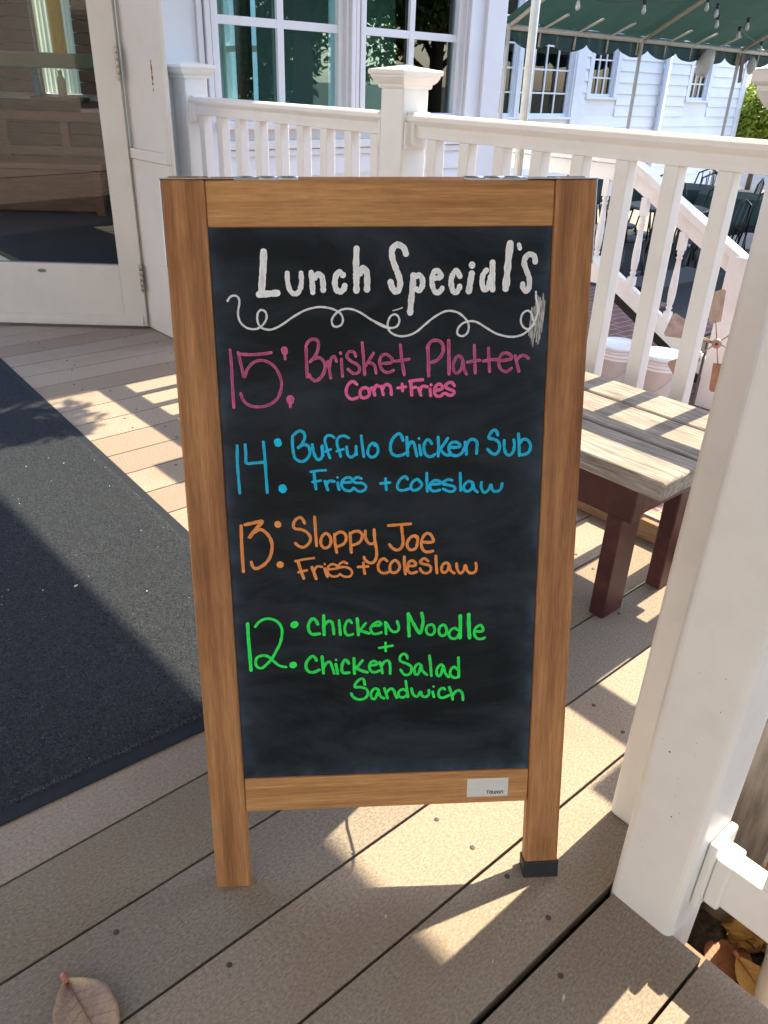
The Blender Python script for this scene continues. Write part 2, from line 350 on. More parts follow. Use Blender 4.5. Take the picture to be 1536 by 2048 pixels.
# wing face (plane u = UW)
WIN_END = [(-5.60, -5.05, .80, 1.75), (-3.52, -3.14, 1.0, 1.75)]
REAR = (-2.59, -2.28, .85, 2.2)
b = B()
opening_wall(b, lambda a0, a1, z0, z1: b.cu(a0, a1, UW - .14, UW, z0, z1), (YARD, ZT), 1.09, 3.2695, [(1.4918, 2.1869, .865, 2.05), (2.309, 2.9935, .865, 2.05)])
opening_wall(b, lambda a0, a1, z0, z1: b.cu(3.13, 3.2695, a0, a1, z0, z1), (YARD, ZT), -6.5, UW - .14, WIN_END)
opening_wall(b, lambda a0, a1, z0, z1: b.cu(1.085, 1.225, a0, a1, z0, z1), (YARD, ZT), -8.0, -2.845, [(-6.6, -2.945, -.03, 2.1)])
opening_wall(b, lambda a0, a1, z0, z1: b.xyz(a0, a1, 7.0, 7.12, z0, z1), (YARD, ZT), -4.1, -1.60, [REAR])
b.build('wall', M['siding'], bld)
poly = [F(1.0, -8.1), F(1.0, -2.275), F(4.25, -2.275), F(4.25, -6.7), Vector((-1.5, 7.2, 0)), Vector((-4.2, 7.2, 0))]
B().prism([p + EZ * ZT for p in poly], (0, 0, .2)).build('roof', M['rooftop'], bld)
pin = [F(1.225, -7.9), F(1.225, UW - .14), F(3.13, UW - .14), F(3.13, -6.45), Vector((-1.75, 7.0, 0)), Vector((-3.95, 7.0, 0))]
B().prism([p + EZ * 2.55 for p in pin], (0, 0, .1)).build('ceiling', M['inwall'], bld)
B().prism([p + EZ * -.1 for p in pin], (0, 0, .108)).build('floor', M['infloor'], bld)
b = B()
opening_wall(b, lambda a0, a1, z0, z1: b.cu(3.11, 3.128, a0, a1, z0, z1), (.01, 2.55), -6.4, UW - .15, WIN_END)
b.build('interior_lining', M['inwall'], bld)
for u0, u1, z0, z1 in WIN_END:
    b = B(); n = 2 if u1 - u0 > .5 else 1
    b.cu(3.16, 3.21, u0, u0 + .035, z0, z1); b.cu(3.16, 3.21, u1 - .035, u1, z0, z1); b.cu(3.16, 3.21, u0 + .035, u1 - .035, z0, z0 + .035); b.cu(3.16, 3.21, u0 + .035, u1 - .035, z1 - .035, z1)
    if n > 1: b.cu(3.17, 3.195, (u0 + u1) / 2 - .010, (u0 + u1) / 2 + .010, z0 + .035, z1 - .035)
    zc = 1.22; b.cu(3.165, 3.20, u0 + .035, u1 - .035, zc - .02, zc + .02); b.build('rear_window', M['paint'], bld)
b = B(); b.tube([F(2.4, -4.1, .012), F(2.4, -4.1, 2.5)], .05, 14); b.build('inside_column', M['oak'], bld)
b = B(); b.cu(1.9, 2.8, -5.0, -4.2, .70, .74); b.cu(2.3, 2.4, -4.65, -4.55, .01, .70); b.build('dining_table', M['oak2'], bld)
# lower wall lapped boards of the wing, below the sill, and the flat panel left of the window
b = B()
for i in range(9):
    z1 = .716 - i * .09; b.hexa([F(1.4122, UW, z1 - .09), F(1.4122, UW + .014, z1 - .09), F(3.1103, UW + .014, z1 - .09), F(3.1103, UW, z1 - .09), F(1.4122, UW, z1), F(1.4122, UW + .004, z1), F(3.1103, UW + .004, z1), F(3.1103, UW, z1)])
b.build('lapped_boards', M['siding'], bld)
b = B(); b.cu(1.1, 1.3856, UW, UW + .006, YARD, ZT); b.cu(1.3856, 1.4122, UW, UW + .018, YARD, ZT); b.cu(1.4185, 1.444, UW, UW + .026, YARD, ZT)
b.cu(3.1368, 3.2907, UW, UW + .022, YARD, ZT); b.cu(3.2748, 3.2907, UW - .12, UW - .002, YARD, ZT)
b.build('corner_trim', M['siding'], bld, bevel=.003)
b = B(); b.cu(1.4493, 3.1315, UW, UW + .026, 0.7477, 0.7849); b.cu(1.4493, 3.1315, UW, UW + .016, 0.7159, 0.7445)
b.build('band_board', M['siding'], bld, bevel=.003)
def cu_window(parent, c0, c1, z0, z1, u, cols, rows, fw=.035, mw=.03, casing=.075, sill=True, depth=.05, glassm='glass'):
    b = B()
    b.cu(c0 - .002, c0 + fw, u - depth - .03, u - depth + .02, z0, z1); b.cu(c1 - fw, c1 + .002, u - depth - .03, u - depth + .02, z0, z1)
    b.cu(c0 + fw, c1 - fw, u - depth - .03, u - depth + .02, z0, z0 + fw); b.cu(c0 + fw, c1 - fw, u - depth - .03, u - depth + .02, z1 - fw, z1)
    b.cu(c0 - casing, c0 - .004, u + .001, u + .022, z0 - .0, z1 + casing); b.cu(c1 + .004, c1 + casing, u + .001, u + .022, z0 - .0, z1 + casing); b.cu(c0 - .003, c1 + .003, u + .001, u + .02, z1 + .004, z1 + casing)
    fr = b.build('window', M['siding'], parent, bevel=.003)
    b = B()
    for i in range(1, cols): x = c0 + fw + (c1 - c0 - 2 * fw) * i / cols; b.cu(x - mw / 2, x + mw / 2, u - depth - .008, u - depth + .010, z0 + fw, z1 - fw)
    for z in rows: b.cu(c0 + fw, c1 - fw, u - depth - .007, u - depth + .009, z - mw / 2, z + mw / 2)
    b.build('muntins', M['siding'], fr)
    b = B(); b.cu(c0 + fw - .004, c1 - fw + .004, u - depth - .014, u - depth - .010, z0 + fw - .004, z1 - fw + .004); b.build('pane', M[glassm], fr)
    if sill:
        b = B(); b.cu(c0 - casing - .01, c1 + casing + .01, u, u + .045, z0 - .034, z0 - .002); b.build('sill', M['siding'], fr, bevel=.004)
    return fr
cu_window(bld, 1.478, 2.1997, .865, 2.05, UW, 2, (1.253, 1.64), casing=.03, mw=.034)
cu_window(bld, 2.2899, 3.0041, .865, 2.05, UW, 2, (1.255, 1.64), casing=.03, mw=.034)
b = B(); b.cu(2.2347, 2.2549, UW, UW + .018, .83, 2.1); b.build('window_mullion', M['siding'], bld)
bw = thing('clapboard_back_building', 'long white clapboard building across the patio behind the green canopy', 'building', F(12, -8, YARD))
UB = -8.0
b = B()
opening_wall(b, lambda a0, a1, z0, z1: b.cu(a0, a1, UB - .15, UB, z0, z1), (YARD, 4.2), 6.5, 16.26, [(8.2, 9.45, .64, 2.4), (9.56, 10.76, .64, 2.4), (11.28, 11.88, .93, 2.4), (14.27, 14.86, .92, 2.4)])
b.cu(6.5, 6.65, -12, UB - .15, YARD, 4.2); b.cu(16.11, 16.26, -12, UB - .15, YARD, 4.2); b.cu(6.5, 16.26, -12.15, -12, YARD, 4.2); b.build('wall', M['siding'], bw)
B().cu(6.3, 16.5, -12.3, UB + .2, 4.2, 4.4).build('roof', M['rooftop'], bw)
b = B(); b.cu(6.65, 16.1, -9.6, -9.5, YARD, 4.19); b.cu(6.65, 16.1, -9.49, UB - .16, -.2, -.1); b.build('inner_wall', mat('dim_inner_wall', (.05, .19, .21), rough=.8), bw)
b = B()
def lap(c0, c1, zlo, zhi, e=.165, off=.024):
    z = zlo
    while z < zhi - .001:
        z1 = min(z + e, zhi); b.hexa([F(c0, UB, z), F(c0, UB + off, z), F(c1, UB + off, z), F(c1, UB, z), F(c0, UB, z1), F(c0, UB + .005, z1), F(c1, UB + .005, z1), F(c1, UB, z1)]); z = z1
zb = .653
lap(11.03, 16.09, zb - 8 * .165, zb); lap(11.03, 11.155, zb, 4.1); lap(12.005, 14.145, zb, 4.1); lap(14.985, 16.09, zb, 4.1); lap(6.5, 11.03, zb - 8 * .165, .488)
b.build('lapped_boards', M['siding'], bw)
b = B(); b.cu(16.09, 16.28, UB, UB + .035, YARD, 4.2); b.build('corner_trim', M['siding'], bw, bevel=.004)
b = B(); b.cu(10.80, 11.03, UB, UB + .04, .50, 4.2); b.build('window_trim', M['siding'], bw, bevel=.004)
for a0, a1, z0, cols, rows in ((8.18, 9.45, .64, 4, (.96, 1.27, 1.58, 1.9)), (9.56, 10.76, .64, 4, (.96, 1.27, 1.58, 1.9)), (11.27, 11.89, .93, 3, (1.20, 1.45, 1.72)), (14.26, 14.87, .92, 3, (1.18, 1.45, 1.72))):
    cu_window(bw, a0, a1, z0, 2.4, UB, cols, rows, fw=.045, mw=.022, casing=.055 if a0 < 11 else .11, glassm='darkglass')
b = B(); b.tube([F(13.28, UB + .08, 4.0), F(13.28, UB + .08, YARD + .15), F(13.28, UB + .25, YARD + .06)], .055, 10); b.build('downspout', M['siding'], bw)
# pilaster beside the door, with its raised lower panel
b = B(); b.cu(1.064, 1.084, -2.942, -2.552, .005, ZT); p = b.build('pilaster', M['cream'], bld, bevel=.003)
B().prism([F(1.0845, -2.844, .005), F(1.0845, -2.556, .005), F(1.2245, -2.838, .005), F(1.2245, -2.844, .005)], EZ * (ZT - .006)).build('splayed_corner', M['siding'], bld)
b = B(); b.cu(1.046, 1.063, -2.945, -2.548, .725, .765); b.cu(1.052, 1.0635, -2.942, -2.55, .004, .724)
b.build('pilaster_panel', M['cream'], p, bevel=.003)
b = B(); b.cu(1.058, 1.071, -2.80, -2.795, .01, .72); b.build('panel_joint', M['cream'], p)
b = B()
for z, q, ww in ((1.005, .006, .010), (1.025, .011, .012), (1.045, .008, .007), (1.062, .012, .010), (.985, .006, .005), (1.08, .006, .006)):
    pts = [(-2.642 + ww * .55 * math.cos(t) * (1 + .25 * math.sin(3 * t + z * 50)), z + q * math.sin(t)) for t in np.linspace(0, 2 * math.pi, 12)[:-1]]
    b.prism([F(1.0635, u, zz) for u, zz in pts], EC * -.0008)
b.build('rust_patch', M['rust'], p)
# door, swung open, hinged at the pilaster
HN = Vector((-.956, 2.896, 0)); DA = Vector((-.9996, .028, 0)).normalized(); DN = Vector((-DA.y, DA.x, 0))   # DN points to the porch side
if DN.y > 0: DN = -DN
b = B()
W_, T_ = .95, .04
def dbox(s0, s1, z0, z1, n0=-T_, n1=0.): b.ob(HN, DA, DN, EZ, (s0, s1), (n0, n1), (z0, z1))
dbox(.004, .103, .012, 2.08); dbox(W_ - .103, W_, .012, 2.08); dbox(.103, W_ - .103, .012, .283); dbox(.103, W_ - .103, 1.95, 2.08)
door = b.build('door', M['cream'], bld, bevel=.002)
b = B(); b.ob(HN, DA, DN, EZ, (.02, W_), (.001, .006), (.015, .062)); b.ob(HN, DA, DN, EZ, (.02, W_), (.001, .011), (.018, .04)); b.build('door_sweep', M['cream'], door)
b = B(); b.ob(HN, DA, DN, EZ, (.0995, W_ - .1), (-.024, -.018), (.28, 1.955)); b.build('pane', M['doorglass'], door)
for z0, z1 in ((1.01, 1.13), (.172, .292)):
    b = B(); n = 5; h = (z1 - z0) / n
    for i in range(n): b.lathe(HN + DA * .004 + DN * .009 + EZ * (z0 + i * h), [(.0075, .001), (.0082, .003), (.0082, h - .003), (.0075, h - .001)], 12)
    b.build('hinge', M['brass'], door)
b = B(); b.ob(HN, DA, DN, EZ, (.105, W_ - .105), (-.09, -.062), (1.045, 1.10)); b.ob(HN, DA, DN, EZ, (.107, .15), (-.062, -.041), (1.05, 1.095)); b.build('push_bar', M['pushbar'], door, bevel=.006)
b = B(); b.lathe(HN + DA * .446 + EZ * .253, [(.019, .0005), (.019, .003), (.012, .004)], 20, axis=DN)
bmesh.ops.scale(b.bm, vec=(1, 1, .42), space=Matrix.Translation(-(HN + DA * .446 + EZ * .253)), verts=b.bm.verts); b.build('lock_plate', M['oval'], door)
b = B(); b.cu(1.065, 1.24, -6.59, -2.95, -.022, .012); b.build('threshold', M['infloor'], bld)
# panelled wood wall, settle, window sill and bottles inside
b = B()
for i in range(9): b.xyz(-3.9, -1.70, 6.92 + .004 * (i % 2), 6.975, .02 + i * .088, .02 + i * .088 + .082)
for i in range(15): b.xyz(-3.9, -2.602, 6.92, 6.975, .86 + i * .09, .86 + i * .09 + .083); b.xyz(-2.268, -1.72, 6.92, 6.975, .86 + i * .09, .86 + i * .09 + .083)
b.build('wood_panelling', M['oak'], bld, bevel=.004)
b = B(); b.xyz(-2.66, -2.22, 6.80, 6.985, .80, .832); b.build('inner_sill', M['oak2'], bld, bevel=.005)
t = thing('wooden_settle', 'brown wooden settle with framed back behind the door glass', 'settle', (-2.6, 6.3, .01))
b = B(); b.xyz(-3.55, -1.95, 6.1, 6.62, .34, .385); b.build('seat', M['oak2'], t, bevel=.006)
b = B()
for x in (-3.52, -2.86, -2.36, -1.98): b.xyz(x - .035, x + .035, 6.62, 6.67, .385, .70)
b.xyz(-3.55, -1.95, 6.61, 6.68, .66, .73); b.xyz(-3.55, -1.95, 6.615, 6.67, .40, .47); b.build('backrest', M['oak2'], t, bevel=.006)
b = B(); b.xyz(-3.55, -1.95, 6.12, 6.15, .03, .339); b.build('front_panel', M['oak'], t, bevel=.004)
for x in (-3.52, -1.99): b = B(); b.xyz(x - .035, x + .035, 6.06, 6.119, .01, .339); b.build('leg', M['oak2'], t, bevel=.004)
def bottle(name, x, y, z, m, label):
    b = B(); b.lathe((x, y, z), [(.031, 0), (.034, .005), (.034, .12), (.028, .142), (.015, .155), (.013, .168), (.017, .17), (.017, .19), (.011, .197)], 20)
    return tag(b.build(name, m), label, 'bottle', 'bottles on the inside sill')
bottle('bottle', -2.612, 6.88, .8325, M['teal'], 'turquoise bottle on the sill behind the door glass')
bottle('bottle', -2.405, 6.87, .8325, M['ivory'], 'ivory bottle on the sill behind the door glass')
def drape(name, x0, x1, y, z0, z1, m, label, amp=.012):
    b = B(); n = 40; vs = []
    for i in range(n + 1):
        x = x0 + (x1 - x0) * i / n; dy = amp * math.sin(i * 1.3) + amp * .5 * math.sin(i * .5)
        vs.append([b.bm.verts.new((x, y + dy, z0)), b.bm.verts.new((x, y + dy * .6, z1))])
    for i in range(n): b.bm.faces.new((vs[i][0], vs[i + 1][0], vs[i + 1][1], vs[i][1])).smooth = True
    return tag(b.build(name, m), label, 'curtain')
drape('sheer_curtain', -2.59, -2.28, 7.03, .86, 2.19, M['sheer'], 'pale green sheer curtain in the window behind the door glass')
drape('yellow_curtain', -2.47, -2.36, 6.985, 1.09, 2.19, M['yellow'], 'narrow yellow curtain hanging before the pale green one')
# ================================================================ PORCH ROOF (throws the straight shade across the mat)
pr = thing('porch_roof', 'wide white porch roof overhead shading the front of the deck', 'roof', F(-1, -1, 2.6))
ZE = 2.6; KE = ZE / math.tan(SUN_EL) * math.cos(SUN_AZ - A)
def ce(u): return -.015 + .02 * u + KE
def skew(b, c0, u0, u1, z0, z1, d=0.): return b.hexa([F(c0, u0, z0), F(c0, u1, z0), F(ce(u1) - d, u1, z0), F(ce(u0) - d, u0, z0), F(c0, u0, z1), F(c0, u1, z1), F(ce(u1) - d, u1, z1), F(ce(u0) - d, u0, z1)])
skew(B(), -4.5, -2.60, 5.5, ZE, ZE + .16).build('soffit', M['soffit'], pr)
skew(B(), -4.5, -2.55, 5.4, ZE + .162, ZE + .35, .03).build('roof_deck', M['rooftop'], pr)
# ================================================================ RAILINGS
def post(b, c, u, z0, z1, h=.049): b.cu(c - h, c + h, u - h, u + h, z0, z1)
def capprof(z): return [(.0495, z), (.053, z), (.0555, z + .006), (.0555, z + .012), (.060, z + .014), (.066, z + .021), (.071, z + .031), (.071, z + .036), (.0745, z + .036), (.0765, z + .039), (.0765, z + .048), (.074, z + .050), (.001, z + .063)]
def rail_top(b, c, u0, u1, z0, z1):               # moulded handrail: wide crowned head over a narrower body (section in c,z)
    h = z1 - z0
    sec = [(-.022, 0), (.022, 0), (.022, h * .18), (.024, h * .5), (.034, h * .62), (.041, h * .72), (.041, h * .88), (.034, h * .97), (.015, h), (-.015, h), (-.034, h * .97), (-.041, h * .88), (-.041, h * .72), (-.034, h * .62), (-.024, h * .5), (-.022, h * .18)]
    b.prism([F(c + q, u0, z0 + zz) for q, zz in sec], EU * (u1 - u0))
def bracket(b, c, u0, u1, z0, z1): b.cu(c - .034, c + .034, u0, u1, z0, z1)
RC = 1.295
rail = thing('porch_railing', 'white vinyl railing with square balusters along the back of the deck', 'railing', F(RC, -1.45, 0))
for u, cap in ((-2.772, 1), (-1.454, 1), (.152, 1)):
    b = B(); post(b, RC, u, .002, 1.03, .052); p = b.build('post', M['vinyl'], rail, bevel=.006, seg=3)
    b = B(); b.sqlathe(F(RC, u, 0), [(r * 1.06, z) for r, z in capprof(1.027)]); b.build('post_cap', M['vinyl'], p, bevel=.0015)
for u0, u1 in ((-2.720, -1.506), (-1.402, .100)):
    b = B(); rail_top(b, RC, u0, u1, .8975, .9635); b.build('top_rail', M['vinyl'], rail, bevel=.0015)
    b = B(); b.cu(RC - .022, RC + .022, u0, u1, .075, .135); b.build('bottom_rail', M['vinyl'], rail, bevel=.003)
    for e, d in ((u0, 1), (u1, -1)):
        b = B(); a0, a1 = sorted((e, e + d * .03)); bracket(b, RC, a0, a1, .876, .967); a0, a1 = sorted((e + d * .003, e + d * .012)); b.cu(RC - .048, RC + .048, a0, a1, .866, .94); b.build('rail_bracket', M['vinyl'], rail, bevel=.002)
BU = [-2.6674, -2.5294, -2.3914, -2.2535, -2.1155, -1.9775, -1.8396, -1.7048, -1.57, -1.3068, -1.1736, -1.0404, -0.9072, -0.774, -0.6408, -0.5076, -0.3744, -0.2412, -0.108, 0.0251]
for u in BU:
    b = B(); b.cu(RC - .0195, RC + .0195, u - .0195, u + .0195, .135, .8975); b.build('baluster', M['vinyl'], rail, bevel=.003, seg=2)
# railing by the camera: square post, low rail, pickets
nr = thing('gate_railing', 'white vinyl corner post with a low rail and pickets in the right foreground', 'railing', F(.296, .267, 0))
b = B(); post(b, .296, .267, -.30, 1.03, .050); p = b.build('post', M['vinyl'], nr, bevel=.011, seg=4); WLO = {'gate_post': p}
b = B(); b.sqlathe(F(.296, .267, 0), capprof(1.028)); b.build('post_cap', M['vinyl'], p, bevel=.0015)
NC = .305
b = B(); b.cu(NC - .0175, NC + .0175, .319, 1.25, .072, .150); lowr = b.build('bottom_rail', M['vinyl'], nr, bevel=.003)
b = B(); rail_top(b, NC, .318, 1.25, .906, .968); b.build('top_rail', M['vinyl'], nr, bevel=.0015)
b = B(); b.cu(NC - .029, NC + .031, .3175, .330, .052, .178); b.cu(NC - .0225, NC + .0225, .330, .352, .066, .1545); b.build('rail_bracket', M['vinyl'], nr, bevel=.004)
for i in range(7):
    u = .409 + .125 * i; b = B(); b.cu(NC - .0165, NC + .0165, u - .019, u + .019, .150, .906); b.build('baluster', M['vinyl'], nr, bevel=.003)
b = B(); post(b, .296, 1.30, -.30, 1.03, .050); p = b.build('post', M['vinyl'], nr, bevel=.011, seg=4)
b = B(); b.sqlathe(F(.296, 1.30, 0), capprof(1.028)); b.build('post_cap', M['vinyl'], p, bevel=.0015)
b = B()
for i in range(13):
    u = .238 + .045 * rng.random() + .012 * rng.normal(); z = .08 + .42 * rng.random() ** .8; r_ = .0004 + .0009 * rng.random() ** 3
    b.lathe(F(.2456, u, z), [(r_, 0), (r_ * .6, .0006)], 7, axis=-EC)
b.build('scuff_marks', M['screw'], WLO['gate_post'], props={'kind': 'stuff'})
# second post, standing close behind the first, with a short return rail to the corner
sr = thing('corner_post_railing', 'white vinyl post with moulded cap standing just behind the foreground post', 'railing', F(.414, .182, 0))
b = B(); post(b, .414, .182, .002, 1.022, .0495); p = b.build('post', M['vinyl'], sr, bevel=.009, seg=4)
b = B(); b.sqlathe(F(.414, .182, 0), capprof(1.02)); b.build('post_cap', M['vinyl'], p, bevel=.0015)
# kerb board under the back railing
b = B(); b.cu(1.196, 1.232, -2.52, .10, .001, .055); tag(b.build('kerb_board', M['brown_board'], bevel=.003), 'brown timber kerb board on the deck edge under the back railing', 'board')
# ================================================================ BENCH
bench = thing('slatted_bench', 'weathered grey plank bench on maroon legs against the back railing', 'bench', F(.97, -.6, 0))
for i, (c0, c1) in enumerate(((.737, .885), (.893, 1.040), (1.050, 1.165))):
    b = B(); b.cu(c0, c1, -.99 + .01 * i, -.083 + .004 * i, .367, .407); b.build('seat_plank', M['weathered'], bench, bevel=.006, seg=3)
b = B(); b.cu(.772, .806, -.95, -.152, .276, .3665); b.build('apron', M['maroon'], bench, bevel=.004)
b = B(); b.cu(1.10, 1.134, -.95, -.152, .276, .3665); b.build('apron', M['maroon'], bench, bevel=.004)
for u in (-.190, -.915):
    b = B(); b.cu(.8065, 1.0995, u, u + .036, .285, .366); b.build('end_rail', M['maroon'], bench, bevel=.003)
for u in (-.229, -.88):
    b = B(); b.cu(.807, .882, u, u + .038, .001, .366); b.build('leg', M['maroon'], bench, bevel=.003)
    b = B(); b.cu(1.015, 1.099, u + .015, u + .053, .001, .284); b.build('leg', M['maroon'], bench, bevel=.003)
# ================================================================ DOORMAT
MA = math.radians(35.3); ma = Vector((math.cos(MA), math.sin(MA), 0)); mb = Vector((-math.sin(MA), math.cos(MA), 0)); MO = Vector((-.080, .487, 0))
dm = thing('entrance_mat', 'large charcoal entrance mat with rubber border running to the door', 'mat', MO)
b = B(); b.ob(MO, ma, mb, EZ, (-1.83, 0), (0, 2.68), (.0005, .004)); b.build('border', M['rubberedge'], dm, bevel=.002)
b = B(); N1, N2 = 120, 190; x0, x1, y0, y1 = -1.80, -.024, .026, 2.655
vs = [[b.bm.verts.new(MO + ma * (x0 + (x1 - x0) * i / N1) + mb * (y0 + (y1 - y0) * j / N2) + EZ * (.0075 + .0012 * rng.random() if 0 < i < N1 and 0 < j < N2 else .0038)) for j in range(N2 + 1)] for i in range(N1 + 1)]
for i in range(N1):
    for j in range(N2): b.bm.faces.new((vs[i][j], vs[i + 1][j], vs[i + 1][j + 1], vs[i][j + 1])).smooth = True
pile = b.build('pile', M['pile'], dm)
# pile fibres
nfb = 90000; fx = rng.uniform(x0 + .004, x1 - .004, nfb); fy = rng.uniform(y0 + .004, y1 - .004, nfb) ** 1.0
near = rng.random(nfb) < .6
fy[near] = y0 + .004 + (rng.random(near.sum()) ** 1.3) * 1.1; fx[near] = x1 - .004 - rng.random(near.sum()) * 1.1
P = np.array(MO)[None] + fx[:, None] * np.array(ma)[None] + fy[:, None] * np.array(mb)[None]; P[:, 2] = .007
an = rng.uniform(0, 2 * np.pi, nfb); ln = rng.uniform(.003, .0065, nfb); wd = rng.uniform(.0003, .0006, nfb)
D = np.stack([np.cos(an), np.sin(an), np.zeros(nfb)], 1); Nn = np.stack([-np.sin(an), np.cos(an), np.zeros(nfb)], 1)
V = np.empty((nfb, 3, 3)); V[:, 0] = P - Nn * wd[:, None]; V[:, 1] = P + Nn * wd[:, None]; V[:, 2] = P + D * (ln * .8)[:, None]; V[:, 2, 2] += ln * .5
def trimesh(name, V, m, parent=None):
    n, k, _ = V.shape; me = bpy.data.meshes.new(name); off = np.array(WL[parent.name]) if parent else np.zeros(3)
    me.vertices.add(n * k); me.vertices.foreach_set('co', (V.reshape(-1, 3) - off).ravel())
    me.loops.add(n * k); me.loops.foreach_set('vertex_index', np.arange(n * k)); me.polygons.add(n); me.polygons.foreach_set('loop_start', np.arange(n) * k)
    me.update(calc_edges=True); me.materials.append(m)
    o = bpy.data.objects.new(name, me); COL.objects.link(o)
    if parent: o.parent = parent
    return o
M['fibre'] = mat('mat_fibre', (.036, .044, .053), (.25, .262, .272), rough=.9, spec=.0, scale=900, lo=.4, hi=.62)
fo = trimesh('pile_fibre', V, M['fibre'], dm); fo['kind'] = 'stuff'
# lint, petals and grit on the mat and boards
nl = 150; V = np.empty((nl, 4, 3))
for i in range(nl):
    if i < 95: q = MO + ma * (-.03 - rng.random() ** 1.2 * 1.2) + mb * (.03 + rng.random() * 1.4); z = .0125
    else: q = F(rng.uniform(-.6, .9), rng.uniform(-1.6, .3)); z = .0012
    a = rng.uniform(0, 6.28); l = rng.uniform(.001, .0035) * (1 if rng.random() < .85 else 2.6); ww = l * rng.uniform(.25, .6)
    d = Vector((math.cos(a), math.sin(a), 0)); nn = Vector((-d.y, d.x, 0)); q = Vector((q.x, q.y, z))
    V[i] = [q - d * l, q + nn * ww + EZ * .001, q + d * l, q - nn * ww + EZ * .0005]
o = trimesh('litter', V, M['lint']); o['kind'] = 'stuff'; o['label'] = 'scattered pale lint and grit on the mat and deck boards'; o['category'] = 'litter'
# ================================================================ A-FRAME SIGN
RB = Matrix(((0.999, -0.015, -0.031), (0.022, 0.973, 0.230), (0.027, -0.231, 0.973)))
RB = RB.to_quaternion().to_matrix()
sign = thing('sandwich_board', 'wooden A-frame chalkboard sign listing lunch specials in coloured marker', 'sign', (0, .006, .007))
sign.rotation_euler = RB.to_euler()
WL[sign.name] = Vector((0, 0, 0))                 # parts of the sign are built in its own axes: x across, y depth, z up
T = .021; X0 = .2042; XW = .254; HB = .966
HZ = Vector((0, T + .003, HB)); rotb = Matrix.Translation(HZ) @ Matrix.Rotation(math.radians(25.2), 4, 'X') @ Matrix.Translation(-HZ) @ Matrix.Translation((0, T + .006, 0))
def leaf(back):
    def fin(b):
        if back: b.bm.transform(rotb)
        return b
    for s in (-1, 1):
        x0, x1 = sorted((s * X0 + s * .0004, s * XW)); zb = -.002 if (s < 0 or back) else -.012
        b = B(); b.xyz(x0, x1, 0, T, zb, HB); fin(b).build('stile', M['woodv'], sign, bevel=.0025, seg=2)
    b = B(); b.xyz(-X0, X0, .0012, T - .001, .9143, HB - .0006); fin(b).build('top_rail', M['woodh'], sign, bevel=.002)
    b = B(); b.xyz(-X0, X0, .0012, T - .001, .1215, .1752)
    if not back: bmesh.ops.rotate(b.bm, verts=b.bm.verts, cent=(0, 0, .15), matrix=Matrix.Rotation(math.radians(.95), 3, 'Y'))
    fin(b).build('bottom_rail', M['woodh'], sign, bevel=.002)
    b = B(); b.xyz(-X0 + .0003, X0 - .0003, .0045, .012, .170, .9155); return fin(b).build('chalkboard_panel', M['board'], sign)
leaf(False); leaf(True)
